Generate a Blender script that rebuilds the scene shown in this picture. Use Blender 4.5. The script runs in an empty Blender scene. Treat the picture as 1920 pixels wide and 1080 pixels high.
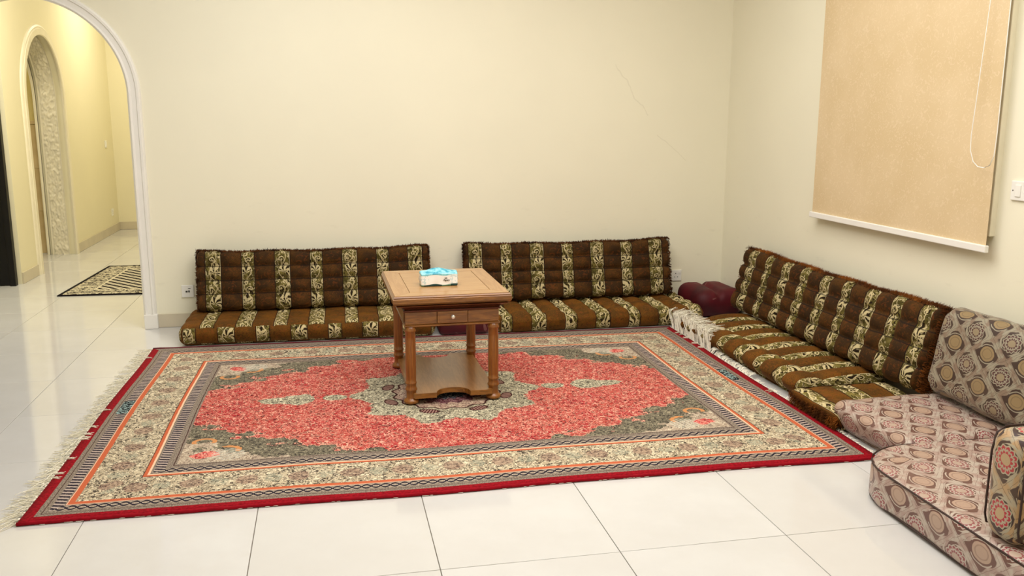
import bpy, bmesh, math, random
from mathutils import Vector, Matrix, noise
random.seed(7)
scene = bpy.context.scene
C = scene.collection
PI = math.pi

# ------------------------------------------------------------------ camera
cam_d = bpy.data.cameras.new('camera'); cam = bpy.data.objects.new('camera', cam_d); C.objects.link(cam)
cam_d.sensor_width = 36; cam_d.lens = 31.29; cam_d.clip_start = 0.05
RM = [[0.9789979, -0.2038537, 0.0025912], [0.0361865, 0.1862642, 0.9818331], [0.2006330, 0.9611188, -0.1897290]]
cam.matrix_world = Matrix(((RM[0][0], RM[1][0], -RM[2][0], 0), (RM[0][1], RM[1][1], -RM[2][1], 0),
                           (RM[0][2], RM[1][2], -RM[2][2], 1.45), (0, 0, 0, 1)))
scene.camera = cam
# ------------------------------------------------------------------ world, lamps, exposure
w = bpy.data.worlds.new('world'); scene.world = w; w.use_nodes = True
w.node_tree.nodes['Background'].inputs[0].default_value = (0.05, 0.06, 0.09, 1)
w.node_tree.nodes['Background'].inputs[1].default_value = 0.3
def area(name, loc, size, power, col, sy=None, rot=(0, 0, 0)):
    l = bpy.data.lights.new(name, 'AREA'); l.energy = power; l.color = col; l.size = size
    if sy: l.shape = 'RECTANGLE'; l.size_y = sy
    o = bpy.data.objects.new(name, l); C.objects.link(o); o.location = loc; o.rotation_euler = rot; return o
area('ceiling_panel_light', (0.9, 3.7, 3.06), 2.6, 74, (1.0, 0.97, 0.93))
area('ceiling_panel_light', (-0.4, 4.9, 3.06), 0.8, 13, (0.88, 0.93, 1.0))
area('ceiling_panel_light', (1.9, 1.6, 3.06), 1.4, 20, (1.0, 0.965, 0.93))
area('ceiling_panel_light', (-1.4, 1.2, 3.06), 1.4, 20, (1.0, 0.965, 0.93))
area('hall_ceiling_light', (-1.8, 10.9, 3.05), 0.6, 20, (1.0, 0.93, 0.74))
area('hall_ceiling_light', (-1.9, 7.35, 3.05), 0.5, 38, (1.0, 0.95, 0.82))
area('side_room_ceiling_light', (-3.8, 9.2, 2.9), 0.5, 10, (1.0, 0.93, 0.74))
scene.view_settings.view_transform = 'Standard'; scene.view_settings.look = 'None'
scene.view_settings.gamma = 1.0; scene.view_settings.use_curve_mapping = False
scene.view_settings.exposure = 0.42

# ------------------------------------------------------------------ object helpers
def tag(o, label=None, cat=None, group=None, kind=None):
    if label: o['label'] = label
    if cat: o['category'] = cat
    if group: o['group'] = group
    if kind: o['kind'] = kind
    return o
def thing(name, label, cat, loc=(0, 0, 0), rz=0, group=None):
    o = bpy.data.objects.new(name, None); C.objects.link(o); o.empty_display_size = 0.1
    o.location = loc; o.rotation_euler = (0, 0, rz)
    return tag(o, label, cat, group)
def mesh_obj(name, me, m=None, parent=None, smooth=True):
    if m is not None: me.materials.clear(); me.materials.append(m)
    if smooth is not None:
        me.polygons.foreach_set('use_smooth', [bool(smooth)] * len(me.polygons))
    o = bpy.data.objects.new(name, me); C.objects.link(o)
    if parent: o.parent = parent
    return o
def pydata(name, v, f, m=None, parent=None, smooth=False, uv=None):
    me = bpy.data.meshes.new(name); me.from_pydata(v, [], f)
    if uv:
        L = me.uv_layers.new(name='UVMap'); i = 0
        flat = []
        for fc in uv:
            for c in fc: flat += [c[0], c[1]]
        L.data.foreach_set('uv', flat)
    me.update()
    return mesh_obj(name, me, m, parent, smooth)
def bm_obj(name, bm, m, parent=None, smooth=False, bevel=0, autos=None):
    me = bpy.data.meshes.new(name)
    bmesh.ops.recalc_face_normals(bm, faces=bm.faces)
    bm.to_mesh(me); bm.free()
    o = mesh_obj(name, me, m, parent, smooth)
    if bevel:
        b = o.modifiers.new('bevel', 'BEVEL'); b.width = bevel; b.segments = 2; b.limit_method = 'ANGLE'; b.angle_limit = 0.6
    return o
def add_box(bm, x0, x1, y0, y1, z0, z1):
    v = [bm.verts.new(p) for p in ((x0, y0, z0), (x1, y0, z0), (x1, y1, z0), (x0, y1, z0), (x0, y0, z1), (x1, y0, z1), (x1, y1, z1), (x0, y1, z1))]
    for f in ((0, 3, 2, 1), (4, 5, 6, 7), (0, 1, 5, 4), (1, 2, 6, 5), (2, 3, 7, 6), (3, 0, 4, 7)): bm.faces.new([v[i] for i in f])
def box(name, x0, x1, y0, y1, z0, z1, m, parent=None, bevel=0):
    bm = bmesh.new(); add_box(bm, x0, x1, y0, y1, z0, z1); return bm_obj(name, bm, m, parent, False, bevel)
def lathe_bm(bm, prof, cx=0, cy=0, n=24):
    rings = []
    for r, z in prof:
        rings.append([bm.verts.new((cx + r * math.cos(2 * PI * i / n), cy + r * math.sin(2 * PI * i / n), z)) for i in range(n)])
    for a, b in zip(rings, rings[1:]):
        for i in range(n): bm.faces.new((a[i], a[(i + 1) % n], b[(i + 1) % n], b[i]))
    bm.faces.new(rings[0][::-1]); bm.faces.new(rings[-1])
def tube_geo(V, F, pts, r0, r1=None, n=4):
    if r1 is None: r1 = r0
    base = len(V); N = len(pts)
    for k, p in enumerate(pts):
        t = (pts[min(k + 1, N - 1)] - pts[max(k - 1, 0)])
        t = t.normalized() if t.length > 1e-9 else Vector((0, 0, 1))
        a = t.orthogonal().normalized(); b = t.cross(a); r = r0 + (r1 - r0) * k / (N - 1)
        for i in range(n):
            an = 2 * PI * i / n; q = p + a * (r * math.cos(an)) + b * (r * math.sin(an)); V.append(tuple(q))
    for k in range(N - 1):
        for i in range(n):
            F.append((base + k * n + i, base + k * n + (i + 1) % n, base + (k + 1) * n + (i + 1) % n, base + (k + 1) * n + i))
    F.append(tuple(base + i for i in range(n))[::-1]); F.append(tuple(base + (N - 1) * n + i for i in range(n)))

# ------------------------------------------------------------------ node expression language
class E:
    def __init__(s, nt, v): s.nt = nt; s.v = v
    def _m(s, op, *a, clamp=False):
        n = s.nt.nodes.new('ShaderNodeMath'); n.operation = op; n.use_clamp = clamp
        for i, x in enumerate((s,) + a):
            x = x.v if isinstance(x, E) else x
            if isinstance(x, (int, float)): n.inputs[i].default_value = x
            else: s.nt.links.new(x, n.inputs[i])
        return E(s.nt, n.outputs[0])
    def __add__(s, o): return s._m('ADD', o)
    __radd__ = __add__
    def __sub__(s, o): return s._m('SUBTRACT', o)
    def __rsub__(s, o): return E(s.nt, float(o))._m('SUBTRACT', s)
    def __mul__(s, o): return s._m('MULTIPLY', o)
    __rmul__ = __mul__
    def __truediv__(s, o): return s._m('DIVIDE', o)
    def __neg__(s): return s._m('MULTIPLY', -1.0)
    def gt(s, o): return s._m('GREATER_THAN', o)
    def lt(s, o): return s._m('LESS_THAN', o)
    def abs(s): return s._m('ABSOLUTE')
    def sin(s): return s._m('SINE')
    def cos(s): return s._m('COSINE')
    def sqrt(s): return s._m('SQRT')
    def frac(s): return s._m('FRACT')
    def floor(s): return s._m('FLOOR')
    def mn(s, o): return s._m('MINIMUM', o)
    def mx(s, o): return s._m('MAXIMUM', o)
    def pw(s, o): return s._m('POWER', o)
    def inv(s): return 1.0 - s
    def at2(s, o): return s._m('ARCTAN2', o)
    def wrap(s, p): return ((s / p).frac() - 0.5) * p          # centred repeat
    def ss(s, a, b):                                           # smooth step
        n = s.nt.nodes.new('ShaderNodeMapRange'); n.interpolation_type = 'SMOOTHSTEP'
        s.nt.links.new(s.v, n.inputs['Value']); n.inputs['From Min'].default_value = a; n.inputs['From Max'].default_value = b
        return E(s.nt, n.outputs[0])
def hyp(a, b): return (a * a + b * b).sqrt()
def srgb(r, g, b):
    f = lambda c: ((c / 255 + 0.055) / 1.055) ** 2.4 if c > 10 else c / 255 / 12.92
    return (f(r), f(g), f(b), 1)
class Mat:
    def __init__(s, name, rough=0.6, spec=0.5, **kw):
        s.m = bpy.data.materials.new(name); s.m.use_nodes = True; s.nt = s.m.node_tree
        s.b = s.nt.nodes['Principled BSDF']; s.b.inputs['Roughness'].default_value = rough
        s.b.inputs['Specular IOR Level'].default_value = spec
        for k, v in kw.items(): s.b.inputs[k.replace('_', ' ')].default_value = v
    def coord(s, kind='UV'):
        t = s.nt.nodes.new('ShaderNodeTexCoord'); x = s.nt.nodes.new('ShaderNodeSeparateXYZ'); s.nt.links.new(t.outputs[kind], x.inputs[0])
        s.vec = t.outputs[kind]
        return E(s.nt, x.outputs[0]), E(s.nt, x.outputs[1]), E(s.nt, x.outputs[2])
    def cmb(s, x, y, z=0.0):
        n = s.nt.nodes.new('ShaderNodeCombineXYZ')
        for i, a in enumerate((x, y, z)):
            a = a.v if isinstance(a, E) else a
            if isinstance(a, (int, float)): n.inputs[i].default_value = a
            else: s.nt.links.new(a, n.inputs[i])
        return n.outputs[0]
    def noise(s, vec, scale, detail=2.0, rough=0.5, dist=0.0):
        n = s.nt.nodes.new('ShaderNodeTexNoise'); s.nt.links.new(vec, n.inputs['Vector'])
        n.inputs['Scale'].default_value = scale; n.inputs['Detail'].default_value = detail
        n.inputs['Roughness'].default_value = rough; n.inputs['Distortion'].default_value = dist
        return E(s.nt, n.outputs[0])
    def voro(s, vec, scale, feat='F1', out='Distance'):
        n = s.nt.nodes.new('ShaderNodeTexVoronoi'); n.feature = feat; s.nt.links.new(vec, n.inputs['Vector']); n.inputs['Scale'].default_value = scale
        return E(s.nt, n.outputs[out])
    def mix(s, f, a, b):
        n = s.nt.nodes.new('ShaderNodeMix'); n.data_type = 'RGBA'
        fv = f.v if isinstance(f, E) else f
        if isinstance(fv, (int, float)): n.inputs[0].default_value = fv
        else: s.nt.links.new(fv, n.inputs[0])
        for i, c in ((6, a), (7, b)):
            if isinstance(c, tuple): n.inputs[i].default_value = c
            else: s.nt.links.new(c, n.inputs[i])
        return n.outputs[2]
    def col(s, c):
        if isinstance(c, tuple): s.b.inputs['Base Color'].default_value = c
        else: s.nt.links.new(c, s.b.inputs['Base Color'])
        return s
    def rough(s, e): s.nt.links.new(e.v, s.b.inputs['Roughness']); return s
    def bump(s, h, strength=0.3, dist=0.01):
        n = s.nt.nodes.new('ShaderNodeBump'); n.inputs['Strength'].default_value = strength; n.inputs['Distance'].default_value = dist
        s.nt.links.new(h.v, n.inputs['Height']); s.nt.links.new(n.outputs[0], s.b.inputs['Normal']); return s

def plain(name, c, rough=0.5, spec=0.5, nz=0.06, sc=6, bump=0.0, **kw):
    M = Mat(name, rough, spec, **kw); M.coord('Object')
    n = M.noise(M.vec, sc, 3)
    d = tuple(x * (1 - nz) for x in c[:3]) + (1,); l = tuple(min(1, x * (1 + nz)) for x in c[:3]) + (1,)
    M.col(M.mix(n.ss(0.3, 0.7), d, l))
    if bump: M.bump(M.noise(M.vec, sc * 20, 2), bump, 0.002)
    return M.m

# ---- walls: cream emulsion with faint scuffs and hairline cracks
def wall_mat(name, c, scuff=True):
    M = Mat(name, 0.62, 0.35); x, y, z = M.coord('Object')
    n = M.noise(M.vec, 1.3, 3)
    base = M.mix(n.ss(0.3, 0.7), tuple(v * 0.97 for v in c[:3]) + (1,), c)
    if scuff:
        n2 = M.noise(M.cmb(x * 3.0, y * 3.0, z * 9.0), 2.2, 4, 0.6)
        low = z.ss(1.2, 0.4)
        base = M.mix(n2.ss(0.6, 0.8) * low * 0.14, base, srgb(150, 140, 118))
    M.col(base); M.bump(M.noise(M.vec, 60, 3), 0.05, 0.003)
    return M, base, x, y, z
M_, base, X, Y, Z = wall_mat('cream_wall_paint', srgb(240, 235, 212))
nc = M_.noise(M_.vec, 5, 3)
def crack(x0, z0, x1, z1, amp):
    L = math.hypot(x1 - x0, z1 - z0); dx, dz = (x1 - x0) / L, (z1 - z0) / L
    t = (X - x0) * dx + (Z - z0) * dz; d = (X - x0) * (-dz) + (Z - z0) * dx + (nc - 0.5) * amp
    return (d.abs().ss(0.006, 0.001)) * t.gt(0.0) * t.lt(L) * Y.gt(6.3)
ck = crack(2.12, 1.83, 2.36, 1.45, 0.12).mx(crack(2.45, 1.32, 2.68, 1.12, 0.1))
M_.col(M_.mix(ck * 0.14, base, srgb(150, 138, 110)))
WALL = M_.m
HALLWALL = wall_mat('pale_yellow_hall_paint', srgb(238, 230, 198), False)[0].m
SIDEWALL = wall_mat('olive_yellow_paint', srgb(214, 196, 128), False)[0].m
WHITE = plain('white_gloss_trim', srgb(240, 237, 230), 0.35, 0.5, 0.02, 4, 0.05)
CREAMTRIM = plain('cream_moulding', srgb(236, 228, 204), 0.45, 0.4, 0.03, 8, 0.05)
SKIRT = plain('beige_skirting_tile', srgb(205, 194, 170), 0.3, 0.5, 0.05, 5)
GROUT = plain('grout', srgb(118, 110, 98), 0.8, 0.2)
PLASTIC = plain('white_plastic', srgb(238, 236, 228), 0.3, 0.5, 0.01)
DARK = plain('dark_slot', srgb(40, 38, 35), 0.6)
BLACKDOOR = plain('black_door_lacquer', srgb(12, 11, 12), 0.45, 0.25, 0.2, 4)
CEIL = plain('ceiling_white', srgb(238, 235, 228), 0.8, 0.2)
# ---- polished porcelain tile
M = Mat('polished_porcelain', 0.08, 0.5); M.coord('Object')
oi = M.nt.nodes.new('ShaderNodeObjectInfo'); rnd = E(M.nt, oi.outputs['Random'])
n = M.noise(M.vec, 2.2, 5, 0.6); n2 = M.noise(M.vec, 14, 3, 0.6)
c = M.mix(n.ss(0.3, 0.7), srgb(203, 201, 198), srgb(210, 209, 207))
c = M.mix(rnd * 0.35, c, srgb(199, 196, 190)); c = M.mix(n2.ss(0.55, 0.8) * 0.15, c, srgb(200, 194, 182))
M.col(c); M.rough(n2.ss(0.2, 0.9) * 0.06 + 0.05); TILE = M.m
M = Mat('tan_wall_tile', 0.3, 0.5); M.coord('Object'); M.col(M.mix(M.noise(M.vec, 4, 3).ss(.3, .7), srgb(200, 176, 128), srgb(214, 190, 142))); TANTILE = M.m
# ---- wood
def wood(name, a, b, dark, axis=0, rough=0.32, coat=0.3, scale=1.0):
    M = Mat(name, rough, 0.5); x, y, z = M.coord('Object')
    if axis == 0: v = M.cmb(x * 1.2, y * 14.0, z * 14.0)
    elif axis == 1: v = M.cmb(x * 14.0, y * 1.2, z * 14.0)
    else: v = M.cmb(x * 14.0, y * 14.0, z * 1.2)
    n = M.noise(v, 3.0 * scale, 5, 0.6, 0.6); g = (n * 26.0).sin() * 0.5 + 0.5
    n2 = M.noise(v, 22 * scale, 3, 0.6)
    c = M.mix(g * 0.8, a, b); c = M.mix(n2.ss(0.55, 0.75) * 0.5, c, dark)
    M.col(c); M.b.inputs['Coat Weight'].default_value = coat; M.b.inputs['Coat Roughness'].default_value = 0.18
    M.bump(n2, 0.06, 0.002)
    return M.m
WOODTOP = wood('glare_pale_wood_top', srgb(180, 138, 88), srgb(164, 120, 70), srgb(140, 98, 52), 0)  # table wood painted paler on top, glare put into the colour
WOODX = wood('honey_wood', srgb(150, 98, 38), srgb(108, 64, 20), srgb(64, 36, 10), 0)
WOODY = wood('honey_wood_depthwise', srgb(150, 98, 38), srgb(108, 64, 20), srgb(64, 36, 10), 1)
WOODZ = wood('honey_wood_legs', srgb(146, 90, 28), srgb(118, 66, 18), srgb(84, 44, 10), 2)
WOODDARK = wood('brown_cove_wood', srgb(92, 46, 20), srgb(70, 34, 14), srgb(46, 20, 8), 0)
WOODSHELF = wood('oak_shelf', srgb(160, 112, 62), srgb(140, 94, 48), srgb(116, 74, 34), 1, 0.3, 0.4)
BRASS = Mat('brushed_metal', 0.25, 0.5, Metallic=0.9).col(srgb(176, 150, 110)).m
SILVER = Mat('pale_knob', 0.18, 0.5, Metallic=0.7).col(srgb(226, 220, 208)).m

# ---- striped brown and olive plush
def stripe_mat(name, dark=1.0, warm=0.0, light=1.0, rows=()):
    M = Mat(name, 0.85, 0.2); u, v, _ = M.coord('UV')
    M.b.inputs['Sheen Weight'].default_value = 0.12; M.b.inputs['Sheen Roughness'].default_value = 0.4
    M.b.inputs['Sheen Tint'].default_value = srgb(180, 120, 50)
    nw = M.noise(M.vec, 16, 2); nw2 = M.noise(M.cmb(u + 3.1, v + 7.7), 16, 2)
    uw = u + (nw - 0.5) * 0.030; vw = v + (nw2 - 0.5) * 0.05
    wide = u.wrap(0.456)                               # centred on -.228 shift
    wide_c = (u + 0.228).wrap(0.456); nar_c = u.wrap(0.456)
    ue = u + (M.noise(M.cmb(v, 1.3), 30, 2) - 0.5) * 0.004
    mw = ((ue + 0.228).wrap(0.456)).abs().lt(0.049); mnr = (ue.wrap(0.456)).abs().lt(0.040)
    beige = mw.mx(mnr)
    s = ((uw + 0.114).wrap(0.228))                     # across the stripe
    vv = vw.wrap(0.21); side = mw * 2.0 - 1.0; s = s * side
    # acanthus leaf sprays, scrolls and a winding stem
    ax = s - 0.012; ay = vv + 0.060; th = ay.at2(ax); r = hyp(ax, ay * 0.62)
    F1 = (th * 7.0 + r * 90.0 + nw * 5.0).sin(); inF = (r + (nw2 - 0.5) * 0.03).lt(0.040) * r.gt(0.004) * (ay + ax * 0.5).gt(-0.012)
    bx = s + 0.010; by = vv - 0.030; th2 = by.at2(bx); r2 = hyp(bx, by); F2 = (th2 + r2 * 360.0).sin(); inS = r2.lt(0.022)
    cx = s - 0.018; cy = vv - 0.082; th3 = cy.at2(cx); r3 = hyp(cx, cy); F3 = (th3 * -1.0 + r3 * 330.0).sin(); inS2 = r3.lt(0.019)
    vine = (s - (vv * 30.0).sin() * 0.024).abs().lt(0.0030)
    n3 = M.noise(M.cmb(u, v * 0.6), 42, 2, 0.5, 1.2)
    cream = (inF * F1.gt(0.05)).mx(inS * F2.gt(0.35)).mx(inS2 * F3.gt(0.35)).mx(vine).mx((n3 - 0.60).abs().lt(0.028))
    drk = (inF * F1.lt(-0.45)).mx(inS * F2.lt(-0.6)).mx(inS2 * F3.lt(-0.65)).mx((n3 - 0.55).abs().lt(0.014)).mx(n3.lt(0.36))
    edge = ((u + 0.228).wrap(0.456) - 0.047).abs().lt(0.0022).mx((nar_c + 0.038).abs().lt(0.0022)) * nw2.gt(0.47)
    L = light
    ol = M.mix(M.noise(M.vec, 25, 3).ss(0.35, 0.65), srgb(72 * L, 64 * L, 24 * L), srgb(122 * L, 110 * L, 56 * L))
    ol = M.mix(drk, ol, srgb(36, 24, 10)); ol = M.mix(cream.mx(edge * 0.8), ol, srgb(196 * L, 180 * L, 136 * L))
    nb = M.noise(M.cmb(uw, vw), 9, 3, 0.55); sw = M.noise(M.vec, 26, 2, 0.5, 2.5)
    br = M.mix(nb.ss(0.35, 0.68), srgb((54 + 30 * warm) * dark, (35 + 20 * warm) * dark, 12 * dark), srgb((88 + 24 * warm) * dark, (56 + 14 * warm) * dark, 14 * dark))
    br = M.mix(((sw * 40.0).sin() * 0.5 + 0.5).ss(0.6, 1.0) * 0.6, br, srgb(34 + 18 * warm, 20 + 10 * warm, 8))
    br = M.mix(sw.ss(0.55, 0.63) * 0.55, br, srgb(118 * dark, 62 * dark, 20 * dark))
    seam_shade = ((((u + 0.228).wrap(0.456)).abs() - 0.052).abs().lt(0.0032)).mx((((u.wrap(0.456)).abs() - 0.043).abs()).lt(0.0032))  # seam shadow painted into the colour along stripe edges and tuft rows
    for rv in rows: seam_shade = seam_shade.mx((v - rv + (nw - 0.5) * 0.012).abs().lt(0.0036))
    M.col(M.mix(seam_shade * 0.72, M.mix(beige, br, ol), srgb(20, 12, 7)))
    M.bump(M.noise(M.vec, 260, 2) + beige * 0.6 + cream * 0.3, 0.25, 0.003)
    return M.m
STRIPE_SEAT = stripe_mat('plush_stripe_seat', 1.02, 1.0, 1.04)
STRIPE_BACK = stripe_mat('plush_stripe_back', 0.86, 0.2, 0.97, [0.405 * q for q in (0.27, 0.5, 0.74)])  # back copy darker than the seat plush; partly shade put into the colour
M = Mat('brown_fur', 0.95, 0.1); M.coord('Object'); M.col(M.mix(M.noise(M.vec, 9, 3).ss(.35, .65), srgb(38, 22, 12), srgb(82, 48, 22))); FUR = M.m
M = Mat('rust_fur', 0.95, 0.1); M.coord('Object'); M.col(M.mix(M.noise(M.vec, 5, 3).ss(.35, .65), srgb(70, 38, 15), srgb(140, 80, 28))); FUR2 = M.m
# ---- ogee brocade
def brocade(name, rib, ribb, ground, tan, petal, light=1.0, px=0.22, py=0.148, gloss=0.5):
    M = Mat(name, gloss, 0.45); u0, v0, _ = M.coord('UV')
    nw = M.noise(M.vec, 30, 2); nv = M.noise(M.cmb(u0 + 5.0, v0 + 2.0), 30, 2)
    u = u0 + (nw - 0.5) * 0.008; v = v0 + (nv - 0.5) * 0.008
    def cell(ox, oy):
        a = (u / px + ox).frac() - 0.5; b = (v / py + oy).frac() - 0.5
        a = a * px; b = b * py
        return a, b, hyp(a / (px * 0.235), b / (py * 0.27)), b.at2(a)
    a1, b1, r1, t1 = cell(0.0, 0.0); a2, b2, r2, t2 = cell(0.5, 0.5)
    dif = (r1 - r2).abs(); wav = (u * (4 * PI / px) + v * (4 * PI / py)).sin() * 0.20
    ribbon = (dif + wav).lt(0.64)
    c = M.mix(ribbon, ground, M.mix(M.noise(M.vec, 22, 2).ss(.4, .6), rib, ribb))
    line = ((dif + wav - 0.64).abs().lt(0.07)).mx(((dif * 14.0 + nw * 8.0).sin().gt(0.86)) * dif.lt(0.5))
    c = M.mix(line * 0.55, c, ground)
    # scroll hooks beside the rosette
    hook = ((r1 * 9.0 + t1 * 3.0).sin().gt(0.5)) * r1.gt(1.05) * r1.lt(1.3)
    c = M.mix(hook, c, rib)
    # ovals
    c = M.mix(r2.lt(0.95), c, ground); c = M.mix(r2.lt(0.82), c, tan)
    c = M.mix((r2 - 0.55).abs().lt(0.05) * 0.35, c, ground)
    c = M.mix((r2 - 1.02).abs().lt(0.05) * b2.abs().gt(0.02), c, rib)
    # rosettes with scalloped petals
    pet = (t1 * 12.0).sin() * 0.06
    c = M.mix((r1 + pet).lt(0.98), c, rib); c = M.mix((r1 + pet).lt(0.87), c, petal)
    c = M.mix(((r1 + pet - 0.62).abs().lt(0.07)) + (((t1 * 12.0).sin().gt(0.75)) * r1.lt(0.8) * r1.gt(0.45)), c, rib)
    c = M.mix(r1.lt(0.40), c, M.mix(0.4, tan, rib))
    wr = M.noise(M.vec, 3.5, 3)
    c = M.mix(wr.ss(0.45, 0.75) * 0.22, c, ribb)
    M.col(c); M.bump(M.noise(M.vec, 300, 2) + ribbon * 0.5, 0.15, 0.002)
    M.b.inputs['Sheen Weight'].default_value = 0.25; M.b.inputs['Sheen Roughness'].default_value = 0.3
    return M.m
BRO_BACK = brocade('brocade_back', srgb(150, 142, 122), srgb(130, 110, 92), srgb(62, 44, 36), srgb(142, 120, 84), srgb(80, 46, 44))
BRO_SEAT = brocade('brocade_seat_rose', srgb(184, 170, 156), srgb(168, 142, 130), srgb(104, 70, 60), srgb(176, 148, 128), srgb(142, 72, 74), gloss=0.42)
BRO_ARM = brocade('brocade_arm', srgb(168, 156, 132), srgb(176, 144, 104), srgb(58, 38, 34), srgb(182, 146, 100), srgb(168, 44, 56), px=0.20, py=0.175)
ROSE = plain('rose_brown_lining', srgb(122, 78, 68), 0.45, 0.4, 0.12, 5, 0.05)
PIPING = plain('dark_piping', srgb(62, 44, 38), 0.6, 0.3)
M = Mat('maroon_mattress_cover', 0.6, 0.3); x, y, z = M.coord('Object'); 
n = M.noise(M.vec, 12, 2, 0.5, 1.0)
cc = M.mix(M.noise(M.vec, 5, 2).ss(.3, .7), srgb(60, 4, 14), srgb(92, 8, 22)); cc = M.mix(n.gt(0.66) * 0.6, cc, srgb(128, 84, 80))
M.col(cc); MAROON = M.m

# ------------------------------------------------------------------ the setting
CEILZ = 3.1; WY = 6.4; WX = 3.01; HX = -2.62; HY = 12.2
def struct(o): o['kind'] = 'structure'; return o
fl = struct(box('floor', -4.6, 3.3, -0.6, 12.5, -0.06, -0.0035, GROUT))
tp = None
TW, TD, G = 0.613, 0.63, 0.0028
ix0, ix1 = -8, 4; iy0, iy1 = -5, 15
tile_me = None
for i in range(ix0, ix1 + 1):
    for j in range(iy0, iy1 + 1):
        x0 = 0.32 + TW * i; y0 = 2.66 + TD * j
        if x0 + TW > 3.2 or y0 + TD > 12.5: pass
        if tile_me is None:
            b = bmesh.new(); add_box(b, G / 2, TW - G / 2, G / 2, TD - G / 2, -0.0034, 0.0)
            top = [e for e in b.edges if all(abs(v.co.z) < 1e-6 for v in e.verts)]
            bmesh.ops.bevel(b, geom=top, offset=0.0009, segments=1, affect='EDGES')
            o = bm_obj('tile', b, TILE, fl); tile_me = o.data
        else:
            o = bpy.data.objects.new('tile', tile_me); C.objects.link(o); o.parent = fl
        o.location = (x0, y0, 0)
# generic arched wall slab: local s along, z up, t thickness (0..T)
def arch_wall(name, s0, s1, cs, r, zs, T, ztop, fn, m, n=40):
    V = []; F = []
    def quadbox(p):   # p: list of 4 (s,z) counter-clockwise
        b = len(V)
        for t in (0, T):
            for q in p: V.append(fn(q[0], t, q[1]))
        F.extend([(b, b + 1, b + 2, b + 3), (b + 7, b + 6, b + 5, b + 4)])
        for k in range(4): F.append((b + k, b + 4 + k, b + 4 + (k + 1) % 4, b + (k + 1) % 4))
    quadbox([(s0, 0), (cs - r, 0), (cs - r, ztop), (s0, ztop)])
    quadbox([(cs + r, 0), (s1, 0), (s1, ztop), (cs + r, ztop)])
    for k in range(n):
        a0 = PI * (1 - k / n); a1 = PI * (1 - (k + 1) / n)
        p0 = (cs + r * math.cos(a0), zs + r * math.sin(a0)); p1 = (cs + r * math.cos(a1), zs + r * math.sin(a1))
        quadbox([p0, p1, (p1[0], ztop), (p0[0], ztop)])
    bm = bmesh.new(); vs = [bm.verts.new(v) for v in V]
    for f in F: bm.faces.new([vs[i] for i in f])
    bmesh.ops.remove_doubles(bm, verts=bm.verts, dist=1e-5)
    # drop the internal double faces
    seen = {}
    for f in list(bm.faces):
        k = tuple(sorted(v.index for v in f.verts)); seen.setdefault(k, []).append(f)
    bm.verts.index_update()
    seen = {}
    for f in bm.faces: seen.setdefault(frozenset(f.verts), []).append(f)
    kill = [f for l in seen.values() if len(l) > 1 for f in l]
    bmesh.ops.delete(bm, geom=kill, context='FACES')
    return struct(bm_obj(name, bm, m))
def moulding(name, cs, r, zs, prof, fn, m, parent=None, n=48):
    """prof: list of (radial offset outwards, proud)"""
    path = [(-1, 0.0, None), (-1, zs, None)]
    st = []
    for k in range(8): st.append((cs - r, zs * k / 8, -1.0, 0.0))
    for k in range(n + 1):
        a = PI * (1 - k / n); st.append((cs + r * math.cos(a), zs + r * math.sin(a), math.cos(a), math.sin(a)))
    for k in range(8): st.append((cs + r, zs * (7 - k) / 8, 1.0, 0.0))
    V = []; F = []; P = len(prof)
    for (s, z, ns, nz) in st:
        for (ro, pr) in prof: V.append(fn(s + ns * ro, pr, z + nz * ro))
    for k in range(len(st) - 1):
        for i in range(P - 1): F.append((k * P + i, k * P + i + 1, (k + 1) * P + i + 1, (k + 1) * P + i))
    F.append(tuple(range(P))); F.append(tuple(range((len(st) - 1) * P, len(st) * P)))
    bm = bmesh.new(); vs = [bm.verts.new(v) for v in V]
    for f in F: bm.faces.new([vs[i] for i in f])
    return bm_obj(name, bm, m, parent)
# back wall with the big arch
fb = lambda s, t, z: (s, WY + t, z)
wall_back = arch_wall('wall_back', -4.4, WX + 0.2, -1.852, 0.606, 1.585, 0.16, CEILZ, fb, WALL)
prof = [(-0.004, 0.0), (-0.008, 0.030), (0.004, 0.040), (0.012, 0.030), (0.016, 0.027), (0.045, 0.027), (0.049, 0.034), (0.062, 0.034), (0.070, 0.022), (0.074, 0.0)]
fbp = lambda s, p, z: (s, WY - p, z)
struct(moulding('trim_1', -1.852, 0.603, 1.585, prof, fbp, WHITE))
# plinth blocks of the casing
box('plinth_block', -1.256, -1.168, WY - 0.048, WY - 0.001, 0.0, 0.10, WHITE, bpy.data.objects['trim_1'], 0.004)
struct(box('wall_right', WX, WX + 0.2, -0.6, WY - 0.001, 0, 0.875, WALL))
wr = bpy.data.objects['wall_right']
# the window opening is framed by further wall pieces
bm = bmesh.new()
add_box(bm, WX, WX + 0.2, -0.6, WY, 0, 0.9); add_box(bm, WX, WX + 0.2, -0.6, 3.60, 0.9, CEILZ)
add_box(bm, WX, WX + 0.2, 5.02, WY, 0.9, CEILZ); add_box(bm, WX, WX + 0.2, 3.60, 5.02, 2.3, CEILZ)
me = bpy.data.meshes.new('wall_right'); bm.to_mesh(me); bm.free(); me.materials.append(WALL); wr.data = me
struct(box('wall_left', -4.6, -4.4, -0.6, 12.5, 0, CEILZ, WALL))
struct(box('wall_front', -4.4, WX + 0.2, -0.8, -0.6, 0, CEILZ, WALL))
struct(box('ceiling', -4.6, WX + 0.2, -0.8, 12.5, CEILZ, CEILZ + 0.12, CEIL))
struct(box('wall_hall_right', -0.95, -0.8, WY + 0.16, HY, 0, CEILZ, HALLWALL))
struct(box('wall_hall_back', -4.4, -0.8, HY, HY + 0.2, 0, CEILZ, HALLWALL))
fh = lambda s, t, z: (HX - t, s, z)
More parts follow.
